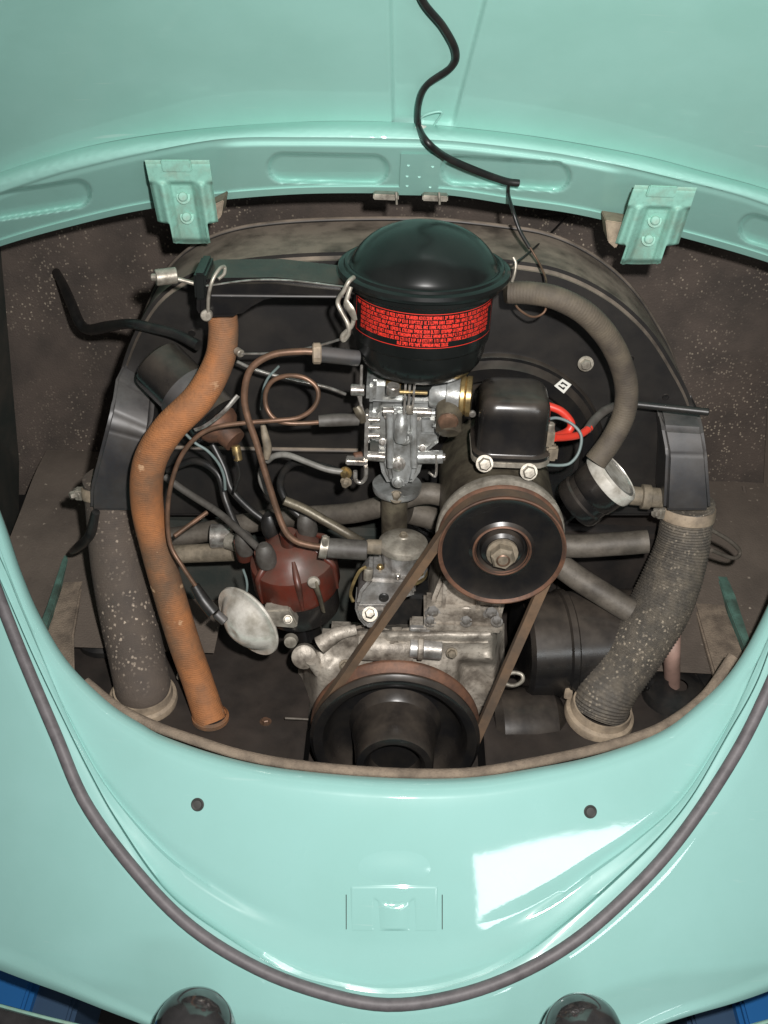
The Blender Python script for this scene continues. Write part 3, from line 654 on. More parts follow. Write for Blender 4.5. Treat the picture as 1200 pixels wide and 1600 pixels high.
clamp(t, W(1074, 800, 0.148), (pts[2] - pts[0]), rR * 0.87, 0.012, m_tancol, (-1, -0.25, 0.1))
hose_end(t, WZ(936, 1116, ZT + 0.006), Vector((0.12, -0.10, 1)), rR * 0.97)
box("collar_ear", WZ(888, 1082, ZT + 0.022), (0.008, 0.006, 0.014), m_tancol, t, 0.001)
tag(tube("stay_wire", [(1112, 828, 0.14), (1140, 845, 0.15), (1156, 862, 0.16), (1146, 872, 0.15), (1112, 860, 0.135)], 0.0022, m_greymet, None, seg=8), "bent wire loop sticking out beside the ribbed grey hose", "wire")

# orange preheat hose
t = thing("preheat_hose", "long curved orange fabric hose running from air cleaner snout to tin", "hose", WZ(330, 1125, ZT))
op = [W(347, 488, 0.085), W(349, 520, 0.083), W(342, 565, 0.078), W(312, 620, 0.068), W(262, 672, 0.060), W(233, 725, 0.058), W(230, 790, 0.060), W(246, 862, 0.060), W(268, 940, 0.056), W(288, 1005, 0.05), W(308, 1062, 0.043), WZ(329, 1126, ZT + 0.001)]
tube("hose", op, [0.0128, 0.0132, 0.0140, 0.0145, 0.0150, 0.0150, 0.0150, 0.0152, 0.0155, 0.0155, 0.0155, 0.0160], m_orange, t, seg=36, rib=0.00005, ribn=120)
lathe("base_ring", [(0.0165, 0), (0.0185, 0.001), (0.0185, 0.005), (0.0162, 0.0075)], WZ(329, 1124, ZT), (0, 0, 1), m_orange, t, 36)

# pink pipe stub in a black rubber boot, right
t = thing("pink_pipe", "short pinkish pipe standing in a black rubber boot behind the grey hose", "pipe", WZ(1050, 1080, ZT))
tube("pipe", [WZ(1050, 1070, ZT), W(1050, 1020, 0.09), W(1052, 975, 0.115)], 0.0085, m_pink, t, seg=24)
lathe("boot", [(0.010, 0.016), (0.018, 0.016), (0.026, 0.012), (0.034, 0.010), (0.036, 0.004), (0.036, 0)], WZ(1056, 1088, ZT), (0, 0, 1), m_brub, t, 40)
prism("boot_lug", [WZ(1085, 1052, ZT + 0.014), WZ(1130, 1035, ZT + 0.014), WZ(1138, 1060, ZT + 0.014), WZ(1105, 1085, ZT + 0.014)], (0, 0, -0.014), m_brub, t, 0.003)

# ================================================================== AIR CLEANER
AC = W(663, 416, 0.08)
ac = thing("air_cleaner", "domed black oil bath air cleaner with red printed band", "air cleaner", AC + Vector((0, 0, -0.1)))
dome = [(r_, 0.0035 + math.sqrt(0.0655 ** 2 - r_ ** 2) - math.sqrt(0.0655 ** 2 - 0.0610 ** 2) - 0.0095 * (1 - (r_ / 0.061) ** 2)) for r_ in (0, 0.004, 0.008, 0.014, 0.02, 0.026, 0.032, 0.038, 0.044, 0.049, 0.053, 0.056, 0.0585, 0.0600, 0.0610)] + [
        (0.0620, 0.0025), (0.0640, 0.0035), (0.0660, 0.0030), (0.0672, 0.0012), (0.0695, 0.0010), (0.0715, 0.0), (0.0722, -0.003), (0.0710, -0.006), (0.0665, -0.0065), (0.064, -0.006)]
lathe("dome_lid", dome, AC, (0, 0, 1), m_gloss, ac, 96, 30)
bodyp = [(0.064, -0.006), (0.0660, -0.0085), (0.0655, -0.012), (0.0605, -0.0145), (0.0590, -0.019), (0.0588, -0.054), (0.0582, -0.058), (0.0565, -0.060), (0.0560, -0.064), (0.0555, -0.070), (0.053, -0.078), (0.047, -0.086), (0.034, -0.092), (0.022, -0.092), (0.022, -0.110), (0.0, -0.110)]
lathe("bowl", bodyp, AC, (0, 0, 1), m_gloss, ac, 96, 30)
# printed band: red frame and seven lines of (unreadable) text
def cylpt(a, z, r): return AC + Vector((math.sin(a) * r, -math.cos(a) * r, z))
random.seed(3)
vs, fs = [], []
def quad(a0, z0, a1, z1, r=0.0592):
    n = max(1, int(abs(a1 - a0) / 0.05))
    for i in range(n):
        b0 = a0 + (a1 - a0) * i / n; b1 = a0 + (a1 - a0) * (i + 1) / n; k = len(vs)
        vs.extend([cylpt(b0, z0, r), cylpt(b1, z0, r), cylpt(b1, z1, r), cylpt(b0, z1, r)]); fs.append((k, k + 1, k + 2, k + 3))
A0, A1 = R(-68), R(74); ZT0, ZB0 = -0.0185, -0.0475
for z in (ZT0, ZB0): quad(A0, z, A1, z - 0.0004)
for a in (A0, A1): quad(a, ZT0, a + 0.008, ZB0)
GL = ["111100111100111", "111101101101111", "101101111101101", "010101111101101", "111010010010111", "110101110101110", "111100110100111", "100100100100111", "101111111101101", "111101111100100", "010010010010010", "111010010010010"]
pitch = (ZT0 - ZB0 - 0.002) / 7.0
for ln in range(7):
    z = ZT0 - 0.0018 - ln * pitch; hgt = pitch * 0.76
    lo, hi = (A0 + 0.05, A1 - 0.05) if ln == 0 else ((A0 + 0.16, A1 - 0.14) if ln < 6 else (R(-20), R(22)))
    a = lo
    while a < hi - 0.03:
        n = random.choice((2, 3, 4, 5, 6, 7, 8, 9)); lw = 0.0205
        for k in range(n):
            if a > hi - lw: break
            g = random.choice(GL); cw = lw * 0.86 / 3; ch = hgt / 5
            for rr_ in range(5):
                for cc in range(3):
                    if g[rr_ * 3 + cc] == "1": quad(a + cc * cw, z - rr_ * ch, a + (cc + 1) * cw, z - (rr_ + 1) * ch)
            a += lw
        a += 0.014
from_data("printed_band", vs, fs, m_print, ac, 0, label="red framed block of small red print")
# raised casting marks round the foot of the bowl
random.seed(11)
for a, z in ((-34, -0.071), (-28, -0.070), (-22, -0.075), (-14, -0.072), (-11, -0.076), (-1, -0.073), (0, -0.077), (7, -0.073), (13, -0.073), (15, -0.077), (24, -0.071)):
    rr_ = 0.0550 - 0.30 * (-(z + 0.070))
    box("raised_mark", cylpt(R(a), z, rr_), (0.0016 + random.random() * 0.0016, 0.002, 0.0030), m_gloss, ac, 0.0006, Matrix.Rotation(R(a), 4, 'Z') @ Matrix.Rotation(R(random.uniform(-40, 40)), 4, 'Y'))
# side snout with flap box
YS = 0.055
so = prism("snout", [W(x, y, YS) for x, y in ((306, 443), (330, 437), (430, 436), (556, 450), (556, 470), (440, 466), (412, 471), (392, 482), (372, 497), (312, 499), (306, 486))], (0, 0.052, 0.0), m_black, ac, 0.004, seg=4)
rod("snout_bead", (330, 462, YS - 0.001), (548, 464, YS - 0.001), 0.0011, m_duct, so)
pbox("flap_box", 303, 428, 322, 470, YS - 0.002, 0.045, m_gloss, ac, 0.002)
cw = rod("counterweight", (243, 434, 0.060), (276, 430, 0.066), 0.0068, m_pale, ac)
rod("counterweight_rod", (270, 434, 0.065), (308, 444, 0.066), 0.0018, m_pale, ac)
cyl("counterweight_tip", W(236, 433, 0.058), (1, 0, 0), 0.003, 0.005, m_pale, cw)
lv = tube("flap_lever", [(325, 488, YS - 0.006), (326, 462, YS - 0.006), (332, 438, YS - 0.005), (343, 420, YS + 0.002), (351, 417, YS + 0.008), (350, 428, YS + 0.004), (341, 436, YS)], 0.0016, m_pale, ac, seg=8, n=40)
cyl("lever_boss", W(324, 491, YS - 0.001), (0, -1, 0.2), 0.0048, 0.007, m_pale, lv)
tube("flap_wire", [(322, 447, YS - 0.004), (390, 438, YS - 0.003), (450, 438, YS - 0.003), (520, 446, YS - 0.006), (548, 450, 0.045)], 0.0008, m_steel, ac, seg=6)
# spring clip, left
cl = tube("spring_clip", [(553, 433, 0.03), (545, 440, 0.025), (537, 455, 0.024), (530, 465, 0.026), (528, 475, 0.026), (535, 490, 0.023), (543, 505, 0.02), (545, 520, 0.02), (537, 532, 0.022), (535, 524, 0.022), (549, 510, 0.02), (552, 495, 0.02), (541, 478, 0.02), (543, 464, 0.02), (548, 448, 0.022)], 0.0019, m_pale, ac, seg=8, n=90)
tube("clip_tongue", [(540, 470, 0.017), (548, 484, 0.015), (555, 500, 0.015)], [0.0022, 0.0035, 0.002], m_pale, cl, seg=8, flat=0.4)
cyl("hose_spigot", W(790, 457, 0.09), (1, 0.15, 0), 0.0095, 0.012, m_olive, ac)
tube("spring_clip", [(802, 402, 0.09), (806, 412, 0.088), (804, 428, 0.085), (800, 440, 0.085)], 0.0014, m_pale, ac, seg=8)

# breather hose and oil filler
tag(tube("breather_hose", [(796, 457, 0.09), (830, 458, 0.085), (870, 466, 0.08), (915, 490, 0.082), (950, 528, 0.09), (971, 570, 0.098), (979, 610, 0.1), (974, 650, 0.098), (955, 688, 0.092), (930, 722, 0.085)], [0.0096, 0.0098, 0.0102, 0.0105, 0.0105, 0.0105, 0.0105, 0.0103, 0.0105], m_breath, None, seg=28, rib=0.0001, ribn=90),
    "olive grey breather hose arching from the air cleaner to the oil filler", "hose")
of = thing("oil_filler", "slanted black oil filler neck with silver ribbed cap", "oil filler", W(900, 830, 0.12))
fax = (_r * 0.68 + _u * 0.56 - _f * 0.42).normalized()
lathe("filler_neck", [(0.0, 0.0), (0.024, 0.0), (0.026, 0.004), (0.026, 0.012), (0.0245, 0.014), (0.0245, 0.020), (0.026, 0.022), (0.0265, 0.030), (0.0265, 0.040), (0.0, 0.040)], W(898, 790, 0.098), fax, m_black, of, 48)
cap = lathe("filler_cap", [(0.026, 0.0), (0.0285, 0.001), (0.0292, 0.004), (0.0285, 0.011), (0.0260, 0.0135), (0.0255, 0.0115), (0.010, 0.0105), (0, 0.011)], W(898, 790, 0.098) + fax * 0.038, fax, m_silver, of, 60, 25)
lathe("cap_ring", [(0.0235, 0.0118), (0.0245, 0.0128), (0.0225, 0.0135), (0.0215, 0.0118)], W(898, 790, 0.098) + fax * 0.038, fax, m_steel, cap, 48)
bs = thing("brass_union", "dull brass pipe union between oil filler and right duct", "pipe fitting", W(1010, 780, 0.15))
lathe("sleeve", [(0, 0), (0.0085, 0), (0.0095, 0.002), (0.0095, 0.012), (0.0125, 0.013), (0.0125, 0.021), (0.0100, 0.022), (0.0100, 0.034), (0, 0.034)], W(982, 774, 0.14), (1, 0, -0.05), m_stain, bs, 20)

# ================================================================== COIL
coil = thing("ignition_coil", "black ignition coil cylinder strapped slantwise behind the orange hose", "ignition coil", W(300, 620, 0.16))
c0, c1 = W(243, 566, 0.135), W(352, 674, 0.085)
cax = (c1 - c0); cln = cax.length
lathe("can", [(0, 0), (0.022, 0.0), (0.0255, 0.003), (0.026, 0.006), (0.026, cln * 0.80), (0.0265, cln * 0.82), (0.0265, cln * 0.86), (0.022, cln * 0.88), (0.019, cln * 0.90), (0.0, cln * 0.90)], c0, cax, m_black, coil, 48)
lathe("strap", [(0.0262, cln * 0.42), (0.0275, cln * 0.42), (0.0275, cln * 0.56), (0.0262, cln * 0.56)], c0, cax, m_duct, coil, 48)
lathe("tower", [(0.020, cln * 0.90), (0.018, cln * 0.96), (0.012, cln * 1.02), (0.011, cln * 1.14), (0.0, cln * 1.15)], c0, cax, m_rust, coil, 28)
tube("strap_edge", [(372, 618, 0.055), (348, 645, 0.05), (322, 665, 0.052), (305, 672, 0.055)], 0.0022, m_steel, coil, seg=8, flat=0.5)
cyl("terminal", W(368, 696, 0.06), (0.2, -0.3, -1), 0.004, 0.014, m_brass, coil)
cyl("terminal", W(370, 548, 0.075), (0.6, -0.8, 0), 0.0035, 0.008, m_pale, coil)

# ================================================================== CARBURETTOR (all at Y about 0.08, below the air cleaner)
cb = thing("carburettor", "grey cast carburettor standing below the black air cleaner", "carburettor", W(615, 800, 0.08))
YC = 0.066
pbox("throat_top", 572, 598, 692, 632, YC, 0.046, m_carb, cb, 0.004)
lathe("throat", [(0, 0), (0.021, 0), (0.023, 0.003), (0.023, 0.030), (0, 0.030)], W(632, 604, 0.088), (0, 0, 1), m_carb, cb, 36)
prism("bowl_body", [W(x, y, YC) for x, y in ((588, 636), (690, 634), (692, 690), (664, 712), (656, 742), (640, 764), (608, 764), (596, 742), (590, 712), (578, 690), (576, 650))], (0, 0.040, 0), m_carb, cb, 0.005, seg=3)
prism("front_rib", [W(x, y, YC - 0.011) for x, y in ((606, 640), (648, 640), (652, 720), (644, 758), (610, 758), (603, 720))], (0, 0.012, 0), m_carb, cb, 0.004, seg=3)
for x in (609, 646):
    rod("casting_ridge", (x, 644, YC - 0.012), (x + 1, 730, YC - 0.012), 0.0032, m_carb, cb)
lathe("jet_holder", [(0, 0), (0.0052, 0), (0.006, 0.003), (0.006, 0.020), (0.0046, 0.022), (0.0046, 0.028), (0, 0.028)], W(626, 690, YC - 0.016), (0, 0.1, 1), m_carb, cb, 20)
lathe("jet_boss", [(0.0035, 0.006), (0.005, 0.008), (0.0066, 0.006), (0.0068, 0), (0, 0)], W(633, 682, YC - 0.012), (0, -1, 0.3), m_carb, cb, 24)
lathe("jet_plug", [(0, 0.007), (0.004, 0.0065), (0.0048, 0.004), (0.0066, 0.003), (0.007, 0), (0, 0)], W(622, 724, YC - 0.010), (0, -1, 0.2), m_steel, cb, 20)
lathe("jet_plug", [(0, 0.006), (0.0035, 0.0055), (0.0042, 0.003), (0.0058, 0.002), (0.006, 0), (0, 0)], W(622, 752, YC - 0.009), (0, -1, 0.2), m_carb, cb, 20)
pbox("side_web", 576, 640, 604, 700, YC + 0.002, 0.02, m_carb, cb, 0.003)
pbox("side_pocket", 578, 690, 592, 706, YC - 0.001, 0.006, m_dark, cb, 0.0006)
pbox("float_chamber", 652, 650, 690, 682, YC - 0.006, 0.03, m_carb, cb, 0.004)
rod("throttle_shaft", (572, 712, YC - 0.004), (602, 714, YC - 0.004), 0.0045, m_steel, cb)
rod("throttle_shaft", (652, 714, YC - 0.004), (692, 714, YC - 0.004), 0.0062, m_carb, cb)
rod("shaft_end", (684, 714, YC - 0.004), (696, 714, YC - 0.004), 0.0035, m_steel, cb)
tube("stop_lever", [(681, 710, YC - 0.008), (682, 730, YC - 0.009), (680, 744, YC - 0.010), (670, 738, YC - 0.010)], 0.0022, m_steel, cb, seg=8, flat=0.6)
rod("shaft", (598, 643, YC - 0.008), (616, 643, YC - 0.008), 0.0038, m_steel, cb)
rod("shaft", (644, 644, YC - 0.008), (674, 645, YC - 0.008), 0.0042, m_steel, cb)
# bracket plate and linkage on the left
pbox("linkage_plate", 569, 648, 575, 748, YC - 0.012, 0.012, m_steel, cb, 0.001)
pbox("linkage_foot", 540, 720, 574, 728, YC - 0.014, 0.010, m_steel, cb, 0.001)
tube("linkage_hook", [(572, 730, YC - 0.014), (571, 746, YC - 0.015), (564, 754, YC - 0.015), (556, 750, YC - 0.015), (555, 736, YC - 0.015)], 0.0020, m_steel, cb, seg=8)
bolt("screw", W(541, 738, YC - 0.012), (-0.4, -1, 0), 0.0038, 0.006, m_brass, cb)
bolt("screw", W(541, 752, YC - 0.012), (-0.2, -1, -0.3), 0.0035, 0.006, m_stain, cb)
rod("linkage_rod", (565, 570, YC - 0.006), (563, 650, YC - 0.008), 0.0013, m_steel, cb)
rod("linkage_rod", (558, 612, YC - 0.006), (572, 658, YC - 0.010), 0.0012, m_steel, cb)
cyl("link_pivot", W(548, 609, YC - 0.006), (1, 0, 0), 0.0052, 0.012, m_steel, cb)
tube("link_bellcrank", [(556, 636, YC - 0.012), (562, 646, YC - 0.013), (567, 660, YC - 0.013)], [0.0035, 0.0045, 0.003], m_olive, cb, seg=10, flat=0.6)
pbox("choke_arm_block", 572, 600, 588, 630, YC - 0.010, 0.02, m_carb, cb, 0.003)
cyl("rusty_pin", W(566, 712, YC - 0.002), (-1, -0.3, 0), 0.004, 0.008, m_rust, cb)
for y in (656, 668, 681):
    rod("pump_rod", (572, y, YC - 0.004), (594, y, YC - 0.004), 0.0026 if y != 668 else 0.0018, m_steel, cb)
# fast idle cluster in front of the throat
pbox("cluster_block", 603, 598, 626, 614, YC - 0.014, 0.016, m_brass, cb, 0.002)
cyl("cluster_cap", W(614, 615, YC - 0.020), (0, -0.2, 1), 0.0058, 0.009, m_steel, cb)
for i, (x, y0, y1) in enumerate(((634, 596, 648), (641, 592, 640), (648, 596, 636))):
    rod("cluster_rod", (x, y0, YC - 0.016), (x - 3, y1, YC - 0.018), 0.0011, m_steel, cb)
rod("cluster_bar", (620, 612, YC - 0.018), (668, 614, YC - 0.014), 0.0018, m_brass, cb)
tube("return_spring", [(640 + 5 * math.cos(k * 1.6), 634 + k * 0.62, YC - 0.020 + 0.003 * math.sin(k * 1.6)) for k in range(22)], 0.0008, m_pale, cb, seg=6, n=130)
for x, y in ((606, 650), (652, 652), (598, 690), (660, 700)):
    bolt("screw", W(x, y, YC - 0.006), (0, -1, 0.3), 0.0026, 0.004, m_steel, cb, 1.3, True)
# automatic choke drum, right
ck = lathe("choke_drum", [(0, 0), (0.012, 0), (0.013, 0.002), (0.013, 0.014), (0.0165, 0.015), (0.017, 0.020), (0.017, 0.026), (0, 0.026)], W(672, 614, YC + 0.004), (1, -0.1, 0), m_carb, cb, 36)
lathe("choke_ring", [(0.0165, 0.026), (0.0178, 0.027), (0.0178, 0.030), (0.0160, 0.031), (0.0178, 0.032), (0.0178, 0.036), (0, 0.037)], W(672, 614, YC + 0.004), (1, -0.1, 0), m_brass, ck, 36)
cyl("choke_screw", W(738, 645, YC - 0.010), (0, -1, 0), 0.003, 0.004, m_steel, ck)
lathe("cutoff_valve", [(0, 0), (0.0105, 0), (0.0115, 0.002), (0.0115, 0.026), (0.009, 0.028), (0, 0.028)], W(702, 630, YC - 0.004), (0, -0.75, -0.66), m_olive, cb, 28)
pbox("valve_flange", 676, 664, 716, 673, YC - 0.020, 0.008, m_carb, cb, 0.002)
lathe("valve_cap", [(0.0085, 0), (0.009, 0.002), (0.0075, 0.005), (0.0, 0.0065)], W(700, 657, YC - 0.026), (0, -0.9, -0.2), m_copper, cb, 24)
# intake manifold
mf = thing("intake_manifold", "oily olive intake pipe rising to the carburettor base", "manifold", W(617, 830, 0.09))
lathe("flange", [(0, 0), (0.022, 0), (0.023, 0.003), (0.023, 0.007), (0, 0.007)], W(620, 766, 0.085), (0, 0, 1), m_carb, mf, 36)
tube("riser", [(617, 766, 0.086), (616, 800, 0.09), (616, 850, 0.095)], 0.0125, m_olive, mf, seg=28)
bolt("nut", W(619, 777, 0.066), (0, -0.6, 0.8), 0.0042, 0.007, m_stain, mf)
tube("runner", [(700, 776, 0.10), (655, 772, 0.10), (560, 800, 0.12), (420, 812, 0.14), (300, 835, 0.15), (245, 842, 0.15)], 0.0105, m_greymet, mf, seg=20, n=60)
tube("runner", [(640, 800, 0.12), (760, 830, 0.13), (880, 852, 0.125), (960, 850, 0.12), (1012, 846, 0.12)], 0.0118, m_greymet, mf, seg=24)
tube("heat_riser", [(860, 872, 0.13), (905, 905, 0.12), (940, 927, 0.11), (985, 955, 0.10)], 0.0125, m_greymet, mf, seg=24)
for a, b in (((300, 838), (336, 838)), ((300, 866), (338, 862))):
    pass
rod("muff", (330, 838, 0.12), (362, 838, 0.12), 0.0125, m_steel, mf)
rod("muff", (272, 866, 0.125), (366, 862, 0.115), 0.0095, m_stain, mf)
rod("muff", (356, 845, 0.11), (384, 853, 0.10), 0.0085, m_pale, mf)

# ================================================================== GENERATOR
gen = thing("generator", "oily generator with rust rimmed black pulley", "generator", GA + Vector((0, 0.08, -0.12)))
gx = Vector((GA.x, 0, GA.z))
lathe("generator_body", [(0, 0.03), (0.050, 0.03), (0.053, 0.034), (0.053, 0.158), (0, 0.158)], gx, (0, 1, 0), m_olive, gen, 60)
lathe("end_plate", [(0, 0.026), (0.049, 0.026), (0.0570, 0.027), (0.0580, 0.029), (0.0570, 0.036), (0.052, 0.037), (0, 0.034)], gx, (0, 1, 0), m_pale, gen, 60)
for x, y in ((757, 724), (826, 737)):
    bolt("bolt", W(x, y, 0.028), (0, -1, 0.4), 0.0058, 0.008, m_pale, gen, 1.3)
rp = 0.0578
def gs(l): return [(r_ * 0.965, h_) for r_, h_ in l]
pul = lathe("pulley", gs([(0.0, 0.004), (0.013, 0.004), (0.016, 0.006), (0.0215, 0.0065), (0.0235, 0.003), (0.0245, 0.0005), (0.027, 0.0008), (0.030, 0.003), (0.048, 0.0035), (0.0545, 0.001)]), gx, (0, 1, 0), m_black, gen, 80, 30)
lathe("rim", gs([(0.0545, 0.001), (0.0570, -0.0012), (rp + 0.0005, -0.0008), (rp, 0.002), (0.0495, 0.0088), (0.0495, 0.0115), (rp - 0.0005, 0.0180), (rp + 0.0005, 0.0200), (0.055, 0.0215), (0.02, 0.0215)]), gx, (0, 1, 0), m_rust, pul, 80, 30)
lathe("hub_ring", gs([(0.0235, 0.0022), (0.0255, -0.0006), (0.0268, 0.0002), (0.0275, 0.002)]), gx, (0, 1, 0), m_rust, pul, 60)
lathe("hub_cup", gs([(0.0205, 0.007), (0.019, 0.001), (0.0155, -0.001), (0.013, 0.0), (0, 0.001)]), gx, (0, 1, 0), m_black, pul, 48)
nut = bolt("nut", gx + Vector((0, -0.001, 0)), (0, -1, 0), 0.0112, 0.013, m_stain, pul, 1.25)
lathe("nut_bore", [(0.0062, 0.000), (0.0062, 0.0145), (0.0052, 0.0152), (0.0045, 0.0140), (0, 0.0138)], gx, (0, -1, 0), m_copper, pul, 20)
# stand under the generator
stand = prism("stand", [W(x, y, 0.055) for x, y in ((690, 900), (755, 905), (800, 905), (782, 975), (668, 975), (676, 935))], (0, 0.07, 0), m_case, gen, 0.004)
for x in (694, 748):
    pbox("stand_rib", x - 3, 908, x + 3, 972, 0.048, 0.01, m_case, stand, 0.001)
lathe("stand_boss", [(0.0095, 0), (0.0095, 0.004), (0.0075, 0.005), (0.0065, 0.003), (0, 0.003)], W(728, 960, 0.052), (0, -1, 0.2), m_case, stand, 28)
for x, y in ((676, 960), (767, 962)):
    bolt("stand_nut", W(x, y, 0.040), (0, -0.3, 1), 0.0058, 0.008, m_alu, stand, 1.3)

reg = thing("voltage_regulator", "rounded black voltage regulator box on top of the generator", "regulator", W(797, 722, 0.05))
def squircle(w, h, r, n=8):
    out = []
    for cx, cy, a0 in ((w / 2 - r, h / 2 - r, 0), (-w / 2 + r, h / 2 - r, 90), (-w / 2 + r, -h / 2 + r, 180), (w / 2 - r, -h / 2 + r, 270)):
        for k in range(n + 1):
            a = R(a0 + 90 * k / n); out.append((cx + r * math.cos(a), cy + r * math.sin(a)))
    return out
rc = W(800, 640, 0.062)
bm = bmesh.new(); sq = squircle(0.062, 0.060, 0.014); prev = None
bot = W(800, 716, 0.034)
for k, (s, zz) in enumerate(((1.10, -0.002), (1.10, 0.001), (1.02, 0.0025), (1.0, 0.004), (1.0, 0.034), (0.985, 0.040), (0.95, 0.0455), (0.88, 0.0495), (0.76, 0.0520), (0.5, 0.0535))):
    ring = [bm.verts.new(Vector((bot.x + x * s, bot.y + 0.030 + y * s, bot.z + zz))) for x, y in sq]
    if prev:
        for i in range(len(ring)): bm.faces.new((prev[i], prev[(i + 1) % len(ring)], ring[(i + 1) % len(ring)], ring[i]))
    prev = ring
bm.faces.new(prev)
from_bm("cover", bm, m_black, reg, 40)
prism("base_plate", [Vector((bot.x + x * 1.12, bot.y + 0.030 + y * 1.12, bot.z - 0.008)) for x, y in squircle(0.062, 0.060, 0.014, 4)], (0, 0, 0.005), m_pale, reg, 0.0006)
pbox("terminal_block", 851, 674, 867, 700, 0.040, 0.012, m_stain, reg, 0.002)
cyl("terminal_post", W(859, 674, 0.045), (0, 0, 1), 0.0038, 0.008, m_pale, reg)
pbox("terminal_foot", 853, 700, 872, 722, 0.044, 0.010, m_stain, reg, 0.002)
tag(tube("red_wire", [(850, 632, 0.07), (876, 642, 0.068), (891, 658, 0.066), (892, 668, 0.063), (884, 676, 0.06), (868, 682, 0.05)], 0.0036, m_red, None, seg=12), "short red wire looping off the top of the black regulator box", "wire")
tag(tube("red_wire", [(866, 684, 0.046), (885, 683, 0.055), (906, 679, 0.065), (922, 668, 0.075)], 0.0034, m_red, None, seg=12), "red wire leaving the regulator terminal towards the filler", "wire")
tag(tube("wire_sleeve", [(918, 671, 0.073), (930, 655, 0.085), (945, 642, 0.095), (962, 635, 0.11), (990, 632, 0.13)], 0.0040, m_grub, None, seg=12), "grey wire sleeve passing behind the breather hose", "wire")
tag(tube("thin_grey_wire", [(850, 657, 0.07), (870, 653, 0.066), (893, 662, 0.06), (908, 680, 0.055), (905, 705, 0.05), (893, 722, 0.045), (878, 727, 0.043), (850, 726, 0.04)], 0.0014, m_bluew, None, seg=8, n=50), "thin pale wire looping round the red wires at the regulator", "wire")

# ================================================================== CRANK PULLEY AND BELT
CP = W(617, 1158, 0.0); px_ = Vector((CP.x, 0, CP.z)); rc_ = 0.0835
cp = thing("crank_pulley", "large black crankshaft pulley half sunk in the tin", "pulley", px_ + Vector((0, 0.01, -0.06)))
w0 = lathe("rim", [(0.066, 0.010), (0.0675, 0.003), (0.071, -0.002), (0.076, -0.004), (0.080, -0.0035), (0.0815, -0.001), (rc_, 0.001), (rc_, 0.003), (0.074, 0.0095), (0.074, 0.0125), (rc_ - 0.0005, 0.019), (rc_ + 0.0005, 0.0215), (0.080, 0.024), (0.066, 0.024)], px_, (0, 1, 0), m_black, cp, 96, 30)
lathe("groove_wear", [(0.0832, 0.0045), (0.0745, 0.0092), (0.0745, 0.0128), (0.0834, 0.0188), (rc_ + 0.0008, 0.0205), (rc_ + 0.0008, 0.0222)], px_, (0, 1, 0), m_rust, w0, 96)
lathe("web", [(0.0675, 0.006), (0.066, 0.012), (0.062, 0.020), (0.054, 0.025), (0.046, 0.025), (0.041, 0.016), (0.036, 0.012), (0.0, 0.012)], px_, (0, 1, 0), m_black, cp, 64)
lathe("hub", [(0.043, 0.014), (0.041, 0.006), (0.039, -0.010), (0.0375, -0.030), (0.0365, -0.032), (0.030, -0.0325), (0.027, -0.030), (0.024, -0.012), (0.0, -0.010)], px_ + Vector((0, 0, -0.004)), (0, 1, 0), m_black, cp, 64, 30)
# belt: outer tangents of the two pulleys
def tangent_belt(c1, r1, c2, r2):
    d = (c2 - c1); L = d.length; base = math.atan2(d.y, d.x); b = math.acos((r1 - r2) / L); pts = []
    for k in range(41):
        a = base + b + (2 * math.pi - 2 * b) * k / 40; pts.append((c1.x + r1 * math.cos(a), c1.y + r1 * math.sin(a), a))
    def run(p, q, n=16): return [(p[0] + (q[0] - p[0]) * k / n, p[1] + (q[1] - p[1]) * k / n, p[2]) for k in range(1, n)]
    arc2 = []
    for k in range(41):
        a = base - b + (2 * b) * k / 40; arc2.append((c2.x + r2 * math.cos(a), c2.y + r2 * math.sin(a), a))
    return pts + run(pts[-1], arc2[0]) + arc2 + run(arc2[-1], pts[0])
lp_ = tangent_belt(Vector((px_.x, px_.z)), 0.0795, Vector((gx.x, gx.z)), 0.0516)
vs, fs = [], []; nb = len(lp_)
for x, z, a in lp_:
    n = Vector((math.cos(a), 0, math.sin(a)))
    for off, y in ((0.0028, 0.0045), (0.0028, 0.0165), (-0.0055, 0.0140), (-0.0055, 0.0070)):
        vs.append(Vector((x, y, z)) + n * off)
for i in range(nb):
    j = (i + 1) % nb
    for k in range(4): fs.append((i * 4 + k, i * 4 + (k + 1) % 4, j * 4 + (k + 1) % 4, j * 4 + k))
tag(from_data("fan_belt", vs, fs, m_belt, None, 30), "brown dusty fan belt running between the two pulleys", "belt")

# ================================================================== CRANKCASE
cc = thing("crankcase", "dirty pale crankcase casting behind the large pulley", "crankcase", W(620, 1080, 0.07))
def casting(u, v):
    px = 466 + 322 * u; top = 974 + 26 * smooth01((0.36 - u) / 0.25) + 8 * math.sin(u * 17) * smooth01((0.5 - u) / 0.3); py = top + (1142 - top) * v
    e = min(smooth01((u + 0.0) / 0.10), smooth01((1 - u) / 0.07), smooth01((v + 0.02) / 0.10))
    Y = 0.034 + 0.07 * (1 - e)
    Y -= 0.010 * math.exp(-((v - 0.12) / 0.06) ** 2) * smooth01((u - 0.40) / 0.05)          # flange under the stand
    Y -= 0.016 * math.exp(-((u - 0.14) / 0.09) ** 2 - ((v - 0.36) / 0.22) ** 2)               # swelling on the left
    Y += 0.030 * smooth01((u - 0.76) / 0.05) * smooth01((0.97 - u) / 0.04) * smooth01((v - 0.32) / 0.08)   # hollow on the right
    Y -= 0.007 * math.exp(-((u - 0.93) / 0.035) ** 2) * smooth01((v - 0.25) / 0.1)
    Y += 0.0040 * noise.noise(Vector((px * 0.022, py * 0.03, 2))) + 0.0015 * noise.noise(Vector((px * 0.08, py * 0.08, 5)))
    return W(px, py, Y)
grid("case_front", casting, 90, 50, m_case, cc, 60, thick=0.012)
